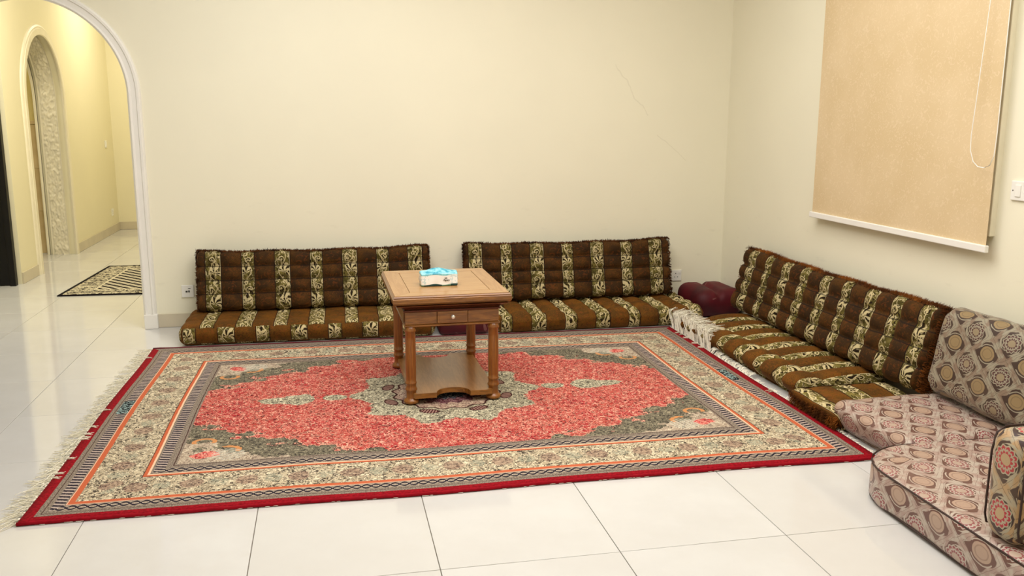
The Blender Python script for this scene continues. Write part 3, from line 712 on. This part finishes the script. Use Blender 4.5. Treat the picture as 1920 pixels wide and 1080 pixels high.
# ------------------------------------------------------------------ cushions
def axis_samples(h0, h1, r, step, k=5):
    s = [h0 + r * (1 - math.cos(PI / 2 * i / k)) for i in range(k)]
    n = max(1, round((h1 - h0 - 2 * r) / step)); s += [h0 + r + (h1 - h0 - 2 * r) * i / n for i in range(n + 1)]
    s += [h1 - r * (1 - math.cos(PI / 2 * i / k)) for i in range(k - 1, -1, -1)]
    return s
def soft_box(name, w, d, h, r, step, disp, m, parent, u0=0.0, v0=0.0, swap=False, pr=0.0, kz=5, front_u=0.0):
    """rounded block, x +-w/2, y 0..d, z 0..h; disp(x,y,z,n)->extra along normal; pr plan corner radius"""
    ax = axis_samples(-w / 2, w / 2, r, step, kz); ay = axis_samples(0, d, r, step, kz); az = axis_samples(0, h, min(r, h / 2 - 1e-4), step, kz)
    idx = {}; V = []; F = []; UV = []
    rz = min(r, h / 2 - 1e-4)
    def vert(i, j, k):
        key = (i, j, k)
        if key in idx: return idx[key]
        p = Vector((ax[i], ay[j], az[k]))
        q = Vector((min(max(p.x, -w / 2 + r), w / 2 - r), min(max(p.y, r), d - r), min(max(p.z, rz), h - rz)))
        n = p - q
        n = Vector((n.x / r, n.y / r, n.z / rz))
        n = n.normalized() if n.length > 1e-9 else Vector((0, 0, 1))
        pos = q + Vector((n.x * r, n.y * r, n.z * rz))
        if pr:   # round the corners in plan
            cx = w / 2 - pr
            if abs(pos.x) > cx and (pos.y < pr or pos.y > d - pr):
                sx = 1 if pos.x > 0 else -1; cy = pr if pos.y < pr else d - pr
                a = Vector((abs(pos.x) - cx, abs(pos.y - cy))); mx = max(a.x, a.y)
                if a.length > 1e-6:
                    sc = mx / a.length; pos.x = sx * (cx + a.x * sc); pos.y = cy + (1 if pos.y > cy else -1) * a.y * sc
        dv = disp(pos.x, pos.y, pos.z, n)
        if isinstance(dv, tuple): pos = pos + n * dv[0] + Vector(dv[1])
        else: pos = pos + n * dv
        idx[key] = len(V); V.append(tuple(pos)); return idx[key]
    NX, NY, NZ = len(ax) - 1, len(ay) - 1, len(az) - 1
    def face(ks, uvs):
        F.append([vert(*k) for k in ks]); UV.append([(b + v0, a + u0) if swap else (a + u0, b + v0) for a, b in uvs])
    for i in range(NX):
        for j in range(NY):
            q = [(i, j), (i + 1, j), (i + 1, j + 1), (i, j + 1)]
            face([(a, b, NZ) for a, b in q], [(ax[a], ay[b]) for a, b in q])
            face([(a, b, 0) for a, b in q[::-1]], [(ax[a], ay[b]) for a, b in q[::-1]])
    for i in range(NX):
        for k in range(NZ):
            q = [(i, k), (i + 1, k), (i + 1, k + 1), (i, k + 1)]
            face([(a, 0, b) for a, b in q], [(ax[a] + front_u, az[b] - h) for a, b in q])
            face([(a, NY, b) for a, b in q[::-1]], [(ax[a], d + h - az[b]) for a, b in q[::-1]])
    for j in range(NY):
        for k in range(NZ):
            q = [(j, k), (j, k + 1), (j + 1, k + 1), (j + 1, k)]
            face([(0, a, b) for a, b in q], [(-w / 2 - (h - az[b]), ay[a]) for a, b in q])
            face([(NX, a, b) for a, b in q[::-1]], [(w / 2 + h - az[b], ay[a]) for a, b in q[::-1]])
    return pydata(name, V, F, m, parent, True, UV)
def pillow(t, seams):
    for a, b in zip(seams, seams[1:]):
        if a <= t <= b: return max(0.0, math.sin(PI * (t - a) / (b - a))) ** 0.42
    return 0.5
def stripe_seams(w, u0):
    """edges of the light stripes; wide centred on u=0 mod .456, narrow on .228"""
    s = [-w / 2 - 0.001]
    k = -20
    c = []
    for k in range(-12, 13):
        for cc_, hw in ((k * 0.456, 0.049), (k * 0.456 + 0.228, 0.040)):
            c += [cc_ - hw, cc_ + hw]
    for v in sorted(c):
        xx = v - u0
        if -w / 2 + 0.02 < xx < w / 2 - 0.02: s.append(xx)
    return s + [w / 2 + 0.001]
def tuft(w, d, h, u0, yseams, amp=0.018, sag=0.0, seed=0, famp=0.5):
    xs = stripe_seams(w, u0)
    def f(x, y, z, n):
        jx = x + 0.006 * noise.noise(Vector((x * 7, y * 9, seed)))
        px = pillow(min(max(jx, -w / 2), w / 2), xs); py = pillow(min(max(y, 0), d), yseams)
        t = 0
        if z > h * 0.45: t = amp * (px * py - 0.75) * max(0, n.z)
        t += amp * famp * (px - 0.7) * max(0, -n.y) + amp * famp * 0.8 * (px - 0.7) * max(0, n.y)
        t += amp * 0.5 * (py - 0.7) * abs(n.x)
        lo = 0.006 * noise.noise(Vector((x * 3 + seed, y * 3, z * 3)))
        if z < h * 0.3: lo *= 0.3; t *= 0.4
        if not sag and n.y < 0: return (t + lo, (0, (0.038 if abs(w - 1.52) < 0.01 else 0.015) * max(0.0, 1 - z / (h * 0.62)) * min(1.0, -n.y * 2), 0))
        return (t + lo, (0, 0, 0)) if not sag else (t + lo, sag_v(x, y, w, d, sag))
    return f
def sag_v(x, y, w, d, s):
    q = 1 - (2 * x / w) ** 2
    return (0, -s * q * max(0, y / d) ** 2 - 0.3 * s * math.sin(x * 13 + 2) * (y / d) ** 2, 0)
def fur(name, path, outs, L, per_m, m, parent, thick=0.02, along=0.4, seed=1):
    rnd = random.Random(seed); V = []; F = []
    for k in range(len(path) - 1):
        a, b = path[k], path[k + 1]; seg = (b - a).length; n = max(1, int(seg * per_m)); t_ = (b - a).normalized()
        for q in range(n):
            s = rnd.random(); p = a.lerp(b, s); o = outs[k].lerp(outs[min(k + 1, len(outs) - 1)], s).normalized()
            side = t_.cross(o).normalized(); p = p + side * rnd.uniform(-thick, thick) + t_ * rnd.uniform(-0.003, 0.003)
            clump = noise.noise(p * 45) 
            d = (o + t_ * rnd.uniform(-along, along) + t_ * clump * 0.8 + side * rnd.uniform(-0.7, 0.7)).normalized() * L * rnd.uniform(0.5, 1.1) * (1 + 0.5 * clump)
            wd = t_ * 0.0022; base = len(V); p = p - o * 0.004
            V += [tuple(p - wd), tuple(p + wd), tuple(p + d * 0.6 + wd * 0.7 + Vector((0, 0, -0.002))), tuple(p + d * 0.6 - wd * 0.7 + Vector((0, 0, -0.002))), tuple(p + d + Vector((0, 0, -0.005)))]
            F += [(base, base + 1, base + 2, base + 3), (base + 3, base + 2, base + 4)]
    return tag(pydata(name, V, F, m, parent), kind='stuff')
def back_frame(rz, tilt):
    """matrix whose local y points up the cushion and z faces the room"""
    s, c = math.sin(tilt), math.cos(tilt)
    return Matrix.Rotation(rz, 4, 'Z') @ Matrix(((1, 0, 0, 0), (0, s, -c, 0), (0, c, s, 0), (0, 0, 0, 1)))
def back_cushion(label, loc, rz, tilt, w, d, h, u0, fur_m, fur_L, seed, topscale=1.0):
    t = thing('back_cushion', label, 'cushion', loc, 0); t.matrix_world = Matrix.Translation(loc) @ back_frame(rz, tilt)
    sg = 0.014
    ys = [0, d * 0.27, d * 0.5, d * 0.74, d]
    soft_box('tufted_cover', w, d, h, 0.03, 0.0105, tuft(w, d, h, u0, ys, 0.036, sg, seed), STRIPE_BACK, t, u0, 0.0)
    # strip of fur round three edges
    e = 0.002; path = []; outs = []
    N = 30
    for i in range(13): path.append(Vector((-w / 2 - e, d * i / 12, h * 0.45))); outs.append(Vector((-1, 0, 0)))
    for i in range(N + 1):
        xx = -w / 2 + w * i / N; dy = sag_v(xx, d, w, d, sg)[1]; path.append(Vector((xx, d + dy + e, h * 0.45))); outs.append(Vector((0, 1, 0)))
    for i in range(13): path.append(Vector((w / 2 + e, d * (12 - i) / 12, h * 0.45))); outs.append(Vector((1, 0, 0)))
    fur('fur_edging', path, outs, fur_L, 2600, fur_m, t, h * 0.42, seed=seed)
    return t
T14 = math.radians(14)
# back cushions on the back wall (u0 so that the wide light stripes fall where the photograph has them)
def uoff(cx, wide_world, sgn=1): return (cx - wide_world) * sgn
back_cushion('tufted brown and olive striped back cushion leaning on the wall left of the table', (-0.088, 6.255, 0.13), 0, T14, 1.565, 0.405, 0.11, -0.088 + 0.768, FUR, 0.021, 1)
back_cushion('tufted brown and olive striped back cushion leaning on the wall right of the table', (1.735, 6.255, 0.128), 0, T14, 1.545, 0.412, 0.11, 1.735 - 1.031, FUR, 0.021, 2)
# right wall: local x runs towards the camera (-y world)
back_cushion('long tufted brown striped back cushion leaning on the right wall with rust fur top', (2.865, 4.695, 0.115), -PI / 2, math.radians(15), 2.04, 0.425, 0.115, (5.355 - 4.695) + 0.228, FUR2, 0.026, 3)
def seat_cushion(label, loc, rz, w, d, h, u0, seed, ys, amp=0.02, swap=False, front_u=0.0, r=0.045, name='floor_cushion', famp=0.7):
    t = thing(name, label, 'cushion', loc, rz)
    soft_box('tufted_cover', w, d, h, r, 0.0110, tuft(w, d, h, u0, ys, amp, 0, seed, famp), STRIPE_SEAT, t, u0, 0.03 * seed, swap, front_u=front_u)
    return t
s1 = seat_cushion('tufted brown and olive striped floor mattress on the floor left of the table', (-0.135, 5.765, 0.002), -0.02, 1.64, 0.565, 0.135, -0.135 + 0.549, 4, [0, 0.19, 0.38, 0.565], 0.016, front_u=0.11, r=0.055)
s2 = seat_cushion('tufted brown and olive striped floor mattress on the floor right of the table', (1.845, 5.735, 0.002), -0.005, 1.49, 0.58, 0.13, 1.845 - 1.391, 5, [0, 0.14, 0.3, 0.45, 0.58], 0.04)
s3 = seat_cushion('long brown striped floor mattress along the right wall beside the rug edge', (2.325, 4.78, 0.002), -PI / 2 + 0.02, 1.52, 0.54, 0.12, (5.155 - 4.78) + 0.0, 6, [0, 0.17, 0.54], 0.036, r=0.05)
# turned cushion between the striped and the grey seat, fur along its rug side
s4 = thing('floor_cushion', 'short brown striped cushion turned crossways with a fur front, tucked under the grey seat', 'cushion', (2.265, 3.77, 0.002), -PI / 2)
ys4 = [0, 0.028, 0.085, 0.235, 0.32, 0.455, 0.53, 0.57]
def d4(x, y, z, n):
    px = pillow(min(max(x, -0.22), 0.22), [-0.225, 0.0, 0.225]); py = pillow(min(max(y, 0), 0.57), ys4)
    t = 0.018 * (px * py - 0.7) * max(0, n.z) if z > 0.05 else 0
    return (t + 0.006 * noise.noise(Vector((x * 5, y * 5, 9))), (0, 0.055 * max(0.0, 1 - z / 0.085) * min(1, -n.y * 2) if n.y < 0 else 0, 0))
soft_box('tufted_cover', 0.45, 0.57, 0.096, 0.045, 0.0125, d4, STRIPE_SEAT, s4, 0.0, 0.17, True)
pth = [Vector((-0.22 + 0.44 * i / 10, 0.022, 0.045)) for i in range(11)]
fur('fur_edging', pth, [Vector((0, -1, -0.1))] * 11, 0.02, 4200, FUR2, s4, 0.030, seed=9)

# grey brocade seats
def smooth_d(seed, amp=0.008, puff=0.0, w=1, d=1, under=0.0):
    def f(x, y, z, n):
        q = max(0, 1 - (2 * x / w) ** 2) * max(0, 1 - (2 * y / d - 1) ** 2)
        uc = under * max(0.0, 1 - z / 0.11) * min(1, -n.y * 2) if n.y < 0 else 0
        return (amp * noise.noise(Vector((x * 3.5 + seed, y * 3.5, z * 3))) + 0.3 * amp * noise.noise(Vector((x * 12, y * 12, seed))) + puff * q * max(0, n.z), (0, uc, 0))
    return f
def piping(parent, w, d, h, z, r, ins=0.0, m=PIPING, rad=0.0035, cornr=None, out=0.002):
    cr = cornr or r; pts = []
    for (cx, cy, a0) in ((w / 2 - cr, cr, -PI / 2), (w / 2 - cr, d - cr, 0), (-w / 2 + cr, d - cr, PI / 2), (-w / 2 + cr, cr, PI)):
        for k in range(9): a = a0 + PI / 2 * k / 8; pts.append(Vector((cx + (cr + out) * math.cos(a), cy + (cr + out) * math.sin(a), z)))
    pts.append(pts[0].copy()); V = []; F = []; tube_geo(V, F, pts, rad, n=6)
    return pydata('piping', V, F, m, parent, True)
gA = thing('floor_cushion', 'grey and rose brocade seat cushion next to the striped mattresses', 'cushion', (2.29, 3.335, 0.002), -PI / 2)
soft_box('brocade_cover', 0.60, 0.66, 0.145, 0.055, 0.02, smooth_d(1, 0.010, 0.008, 0.6, 0.66, 0.04), BRO_SEAT, gA, 0.03, 0.0)
gB = thing('floor_cushion', 'large grey and rose brocade seat cushion with piped front beside the white tiles', 'cushion', (1.985, 2.40, 0.002), -PI / 2 - 0.02)
soft_box('brocade_cover', 1.28, 0.96, 0.15, 0.030, 0.02, smooth_d(2, 0.008, 0.006, 1.28, 0.96), BRO_SEAT, gB, 0.06, 0.05, pr=0.27)
piping(gB, 1.28, 0.96, 0.15, 0.142, 0.16, cornr=0.255, out=-0.006); piping(gB, 1.28, 0.96, 0.15, 0.012, 0.16, cornr=0.26, out=-0.005)
# grey back cushion on the right wall
gk = thing('back_cushion', 'tall grey brocade back cushion leaning on the right wall behind the armrest', 'cushion', (0, 0, 0))
gk.matrix_world = Matrix.Translation((2.865, 2.935, 0.150)) @ back_frame(-PI / 2, math.radians(13))
soft_box('brocade_cover', 1.34, 0.425, 0.13, 0.062, 0.02, smooth_d(3, 0.012, 0.015, 1.34, 0.425), BRO_BACK, gk, 0.08, 0.03, pr=0.07)
# armrest block: local x along world y(thickness), local y towards the wall, z up
ga = thing('arm_cushion', 'upright brocade arm cushion with red rosettes standing on the grey seat', 'cushion', (2.0, 2.215, 0.152), -PI / 2 - 0.03)
def arm_d(x, y, z, n): return 0.005 * noise.noise(Vector((x * 6, y * 5, z * 6)))
soft_box('brocade_cover', 0.15, 0.80, 0.36, 0.055, 0.02, arm_d, BRO_ARM, ga, 0.09, 0.0)
# plain lining panels on the two flat sides and piping round the front
for sx, nm in ((1, 'lining_panel'), (-1, 'lining_panel')):
    V = []; F = []; n_, m_ = 24, 12
    for j in range(m_ + 1):
        for i in range(n_ + 1):
            yy = 0.055 + 0.69 * i / n_; zz = 0.03 + 0.285 * j / m_
            bul = 0.010 * math.sin(PI * i / n_) ** 0.5 * math.sin(PI * j / m_) ** 0.5 + 0.003 * noise.noise(Vector((yy * 9, zz * 9, sx)))
            V.append((sx * (0.0765 + bul), yy, zz))
    for j in range(m_):
        for i in range(n_):
            a = j * (n_ + 1) + i; F.append((a, a + 1, a + n_ + 2, a + n_ + 1))
    if sx == 1: pydata(nm, V, F, ROSE, ga, True)
for sx in (-1, 1):
    pts = [Vector((sx * 0.073, yy, zz)) for yy, zz in ((0.75, 0.02), (0.3, 0.012), (0.06, 0.014), (0.026, 0.03), (0.018, 0.06), (0.018, 0.27), (0.03, 0.33), (0.06, 0.348), (0.3, 0.353), (0.76, 0.353))]
    V = []; F = []; tube_geo(V, F, pts, 0.0035, n=6); pydata('piping', V, F, PIPING, ga, True)

# maroon bundles
mb = thing('folded_mattress', 'dark maroon folded mattress bundle in the corner of the room', 'mattress', (2.80, 5.90, 0.002), 0)
def mdisp(x, y, z, n):
    crease = -0.035 * math.exp(-((x + 0.02 - 0.04 * y) / 0.022) ** 2) * max(0, n.z) if z > 0.1 else 0
    side = -0.012 * math.exp(-((z - 0.07) / 0.012) ** 2) * abs(n.y)
    return crease + side + 0.006 * noise.noise(Vector((x * 6, y * 5, z * 8)))
soft_box('maroon_cover', 0.385, 0.45, 0.205, 0.085, 0.012, mdisp, MAROON, mb, 0, 0)
mg = thing('folded_mattress', 'dark maroon pad on the floor filling the gap between the two striped mattresses', 'mattress', (0.885, 5.765, 0.002), 0)
soft_box('maroon_cover', 0.345, 0.50, 0.10, 0.035, 0.02, smooth_d(8, 0.005), MAROON, mg, 0, 0)

for o in C.objects:
    lb = o.get('label', '')
    if not lb: continue
    if 'striped' in lb and 'back cushion' in lb: o['group'] = 'tufted striped back cushions'
    elif 'striped' in lb: o['group'] = 'tufted striped floor mattresses'
    elif 'seat cushion' in lb: o['group'] = 'grey brocade seat cushions'
    elif o.get('category') == 'socket': o['group'] = 'white wall sockets'
    elif o.get('category') == 'switch': o['group'] = 'white light switches'
    elif o.get('category') == 'mattress': o['group'] = 'maroon folded mattresses'
# ------------------------------------------------------------------ side table
TX, TY = 0.596, 4.695       # table centre
ta = thing('side_table', 'honey-brown wooden side table with one small drawer standing on the rug', 'table', (TX, TY, 0.012), 0.012); ta.scale = (0.966, 1, 1.035)
hw, hd = 0.310, 0.385; ztop = 0.545
# top: bordered panel
bm = bmesh.new()
prof_e = [(0.0, 0.0), (0.004, 0.006), (0.004, 0.014), (-0.004, 0.024), (-0.012, 0.028)]
def rect_loft(bm, lv, hw, hd, cap=True):
    rings = []
    for ins, z in lv: rings.append([bm.verts.new(p) for p in ((-hw - ins, -hd - ins, z), (hw + ins, -hd - ins, z), (hw + ins, hd + ins, z), (-hw - ins, hd + ins, z))])
    for a, b in zip(rings, rings[1:]):
        for i in range(4): bm.faces.new((a[i], a[(i + 1) % 4], b[(i + 1) % 4], b[i]))
    if cap: bm.faces.new(rings[0][::-1]); bm.faces.new(rings[-1])
rect_loft(bm, [(-0.020, ztop - 0.050), (-0.006, ztop - 0.045), (0.0, ztop - 0.036), (0.0, ztop - 0.016), (-0.006, ztop - 0.012), (-0.004, ztop - 0.009), (-0.010, ztop - 0.003)], hw, hd)
bm_obj('table_top', bm, WOODX, ta)
# boards on the top: two end boards, two side boards, centre panel
zt0, zt1 = ztop - 0.0032, ztop
i_x, i_y = hw - 0.012, hd - 0.012; bw = 0.085; g = 0.0016
def slab(name, pts, m):
    bm = bmesh.new(); a = [bm.verts.new((p[0], p[1], zt0)) for p in pts]; b = [bm.verts.new((p[0], p[1], zt1)) for p in pts]
    bm.faces.new(a[::-1]); bm.faces.new(b)
    for i in range(len(pts)): bm.faces.new((a[i], a[(i + 1) % len(pts)], b[(i + 1) % len(pts)], b[i]))
    return bm_obj(name, bm, m, ta, False, 0.0008)
WOODTOPY = wood('glare_pale_wood_border', srgb(176, 132, 82), srgb(160, 114, 64), srgb(136, 92, 48), 1)  # border boards carry the same painted glare
slab('border_board', [(-i_x, -i_y), (-i_x + bw - g, -i_y + bw - g), (-i_x + bw - g, i_y - bw + g), (-i_x, i_y)], WOODTOPY)
slab('border_board', [(i_x, i_y), (i_x - bw + g, i_y - bw + g), (i_x - bw + g, -i_y + bw - g), (i_x, -i_y)], WOODTOPY)
slab('border_board', [(-i_x + g, -i_y), (i_x - g, -i_y), (i_x - bw, -i_y + bw - g), (-i_x + bw, -i_y + bw - g)], WOODTOP)
slab('border_board', [(i_x - g, i_y), (-i_x + g, i_y), (-i_x + bw, i_y - bw + g), (i_x - bw, i_y - bw + g)], WOODTOP)
slab('centre_panel', [(-i_x + bw + g, -i_y + bw + g), (i_x - bw - g, -i_y + bw + g), (i_x - bw - g, i_y - bw - g), (-i_x + bw + g, i_y - bw - g)], WOODTOP)
# cove under the top
ax_, ay_ = 0.250, 0.358
bm = bmesh.new()
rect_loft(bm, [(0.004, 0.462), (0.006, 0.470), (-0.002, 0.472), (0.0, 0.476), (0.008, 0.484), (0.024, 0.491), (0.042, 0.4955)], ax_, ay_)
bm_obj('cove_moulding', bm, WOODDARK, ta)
bm = bmesh.new(); rect_loft(bm, [(0, 0.395), (0, 0.4625)], ax_ - 0.006, ay_ - 0.006); bm_obj('apron', bm, WOODX, ta)
bm = bmesh.new(); rect_loft(bm, [(-0.004, 0.386), (0.002, 0.390), (0.002, 0.396), (-0.006, 0.399)], ax_, ay_); bm_obj('lower_bead', bm, WOODX, ta)
# apron panels either side of the drawer and on the flanks
def fpanel(name, x0, x1, y0, y1, z0, z1, par=ta, m=WOODX, b=0.002): return box(name, x0, x1, y0, y1, z0, z1, m, par, b)
fpanel('apron_panel', -0.246, -0.082, -ay_ + 0.001, -ay_ + 0.0058, 0.4005, 0.4605); fpanel('apron_panel', 0.082, 0.246, -ay_ + 0.001, -ay_ + 0.0058, 0.4005, 0.4605)
dr = fpanel('drawer', -0.0795, 0.0795, -ay_ - 0.004, -ay_ + 0.0058, 0.4005, 0.4605, ta, WOODX, 0.003)
bm = bmesh.new(); add_box(bm, -0.07, 0.07, -ay_ - 0.0055, -ay_ - 0.0038, 0.409, 0.452); bm_obj('drawer_field', bm, WOODX, dr, False, 0.001)
bm = bmesh.new(); lathe_bm(bm, [(0.010, 0), (0.010, 0.002), (0.005, 0.004), (0.005, 0.010), (0.009, 0.013), (0.0115, 0.018), (0.010, 0.023), (0.005, 0.026)], n=20)
k = bm_obj('knob', bm, SILVER, dr, True); k.rotation_euler = (PI / 2, 0, 0); k.location = (0.0, -ay_ - 0.0055, 0.434)
for sx in (-1, 1): fpanel('side_panel', sx * ax_ - 0.003 - 0.003 * sx, sx * ax_ + 0.003 - 0.003 * sx, -0.30, 0.30, 0.4005, 0.4605, ta, WOODY)
# turned legs
lp = [(0.0, 0.0), (0.028, 0.001), (0.038, 0.006), (0.041, 0.014), (0.037, 0.022), (0.029, 0.027), (0.0265, 0.032), (0.0265, 0.066), (0.031, 0.070), (0.032, 0.076), (0.0275, 0.082), (0.0265, 0.100), (0.030, 0.104), (0.0300, 0.109), (0.0265, 0.113),
      (0.0275, 0.13), (0.0280, 0.22), (0.0272, 0.32), (0.0262, 0.362), (0.031, 0.366), (0.0315, 0.372), (0.027, 0.377), (0.0285, 0.3875)]
for sx in (-1, 1):
    for sy in (-1, 1):
        bm = bmesh.new(); lathe_bm(bm, lp[1:], 0, 0, 28); o = bm_obj('leg', bm, WOODZ, ta, True); o.location = (sx * 0.220, sy * 0.338, 0)
# lower shelf with scooped front and back
bm = bmesh.new(); out = []
yf = 0.372
def edge_pts(sgn):
    P = [(-0.205, yf), (-0.09, yf)]
    P += [(-0.088, yf - 0.010), (-0.085, yf - 0.024)]
    for k in range(1, 12):
        a = PI * k / 12; P.append((-0.078 * math.cos(a), yf - 0.030 - 0.045 * math.sin(a)))
    P += [(0.085, yf - 0.024), (0.088, yf - 0.010), (0.09, yf), (0.205, yf)]
    return [(p[0] * 1, -p[1]) for p in P] if sgn < 0 else [(-p[0], p[1]) for p in P]
out = edge_pts(-1) + [(0.228, -0.342), (0.228, 0.342)] + edge_pts(1) + [(-0.228, 0.342), (-0.228, -0.342)]
lo = [bm.verts.new((p[0], p[1], 0.032)) for p in out]; hi = [bm.verts.new((p[0], p[1], 0.056)) for p in out]
bm.faces.new(lo[::-1]); bm.faces.new(hi)
for i in range(len(out)): bm.faces.new((lo[i], lo[(i + 1) % len(out)], hi[(i + 1) % len(out)], hi[i]))
bm_obj('lower_shelf', bm, WOODSHELF, ta)
bm = bmesh.new()
fr = edge_pts(-1)
a = [bm.verts.new((p[0], p[1] - 0.0025, 0.031)) for p in fr]; b_ = [bm.verts.new((p[0], p[1] - 0.0025, 0.0555)) for p in fr]
a2 = [bm.verts.new((p[0], p[1] + 0.004, 0.031)) for p in fr]; b2 = [bm.verts.new((p[0], p[1] + 0.004, 0.0562)) for p in fr]
for i in range(len(fr) - 1):
    bm.faces.new((a[i], a[i + 1], b_[i + 1], b_[i])); bm.faces.new((b_[i], b_[i + 1], b2[i + 1], b2[i])); bm.faces.new((a2[i], a2[i + 1], a[i + 1], a[i]))
bm_obj('shelf_edging', bm, WOODX, ta)

# ------------------------------------------------------------------ tissue pack
M = Mat('tissue_wrap_print', 0.25, 0.5); x, y, z = M.coord('Object')
n = M.noise(M.vec, 40, 3); teal = M.mix(n.ss(0.35, 0.65), srgb(40, 150, 176), srgb(150, 216, 224))
white = M.mix((M.noise(M.vec, 70, 2).gt(0.55)) * ((x.abs() - 0.085).abs().lt(0.03)) * 0.5, srgb(250, 249, 246), srgb(150, 200, 210))
zz = z + (x * 60.0).sin() * 0.003
c = M.mix((zz - 0.058).gt(0.0), white, teal); c = M.mix(zz.lt(0.010), c, M.mix((x * 45.0).sin().gt(0.5), srgb(14, 70, 74), srgb(110, 170, 150)))
M.col(c); M.bump(n, 0.3, 0.004); WRAP = M.m
tp = thing('tissue_pack', 'white and turquoise soft pack of tissues lying on the wooden table', 'tissues', (0.563, 4.545, 0.5765), 0.0)
def tdisp(x, y, z, n):
    ridge = 0.015 * math.exp(-((x + 0.005) / 0.055) ** 2) * max(0, 1 - abs(y - 0.05) / 0.06) * max(0, n.z) if z > 0.03 else 0
    gable = 0.010 * max(0, 1 - abs(y - 0.05) / 0.05) * max(0, n.z) if z > 0.03 else 0
    return ridge + gable + 0.002 * noise.noise(Vector((x * 30, y * 30, z * 30)))
soft_box('wrapper', 0.192, 0.105, 0.066, 0.007, 0.006, tdisp, WRAP, tp)
for sx in (-1, 1):
    V = [(sx * 0.094, 0.02, 0.05), (sx * 0.094, 0.085, 0.05), (sx * 0.103, 0.08, 0.028), (sx * 0.103, 0.025, 0.028), (sx * 0.098, 0.05, 0.012), (sx * 0.0945, 0.03, 0.02), (sx * 0.0945, 0.075, 0.02)]
    F = [(0, 1, 2, 3), (3, 2, 4), (0, 3, 4, 5), (1, 6, 4, 2), (5, 4, 6)]
    pydata('folded_end', V, F, WRAP, tp, True)
INK = plain('dark_print', srgb(40, 38, 34), 0.5)
def lettering(txt, size, loc, shear):
    cu = bpy.data.curves.new('lettering', 'FONT'); cu.body = txt; cu.size = size; cu.extrude = 0.0002; cu.shear = shear; cu.align_x = 'CENTER'; cu.offset = 0.0003
    o = bpy.data.objects.new('tmp', cu); C.objects.link(o); bpy.context.view_layer.update()
    dg = bpy.context.evaluated_depsgraph_get(); me = bpy.data.meshes.new_from_object(o.evaluated_get(dg)); bpy.data.objects.remove(o)
    p = mesh_obj('lettering', me, INK, tp, False); p.location = loc; p.rotation_euler = (PI / 2, 0, 0); return p
lettering('Soft', 0.008, (0.033, -0.0022, 0.040), 0.0)
lettering('Papery', 0.012, (0.036, -0.0022, 0.028), 0.3)
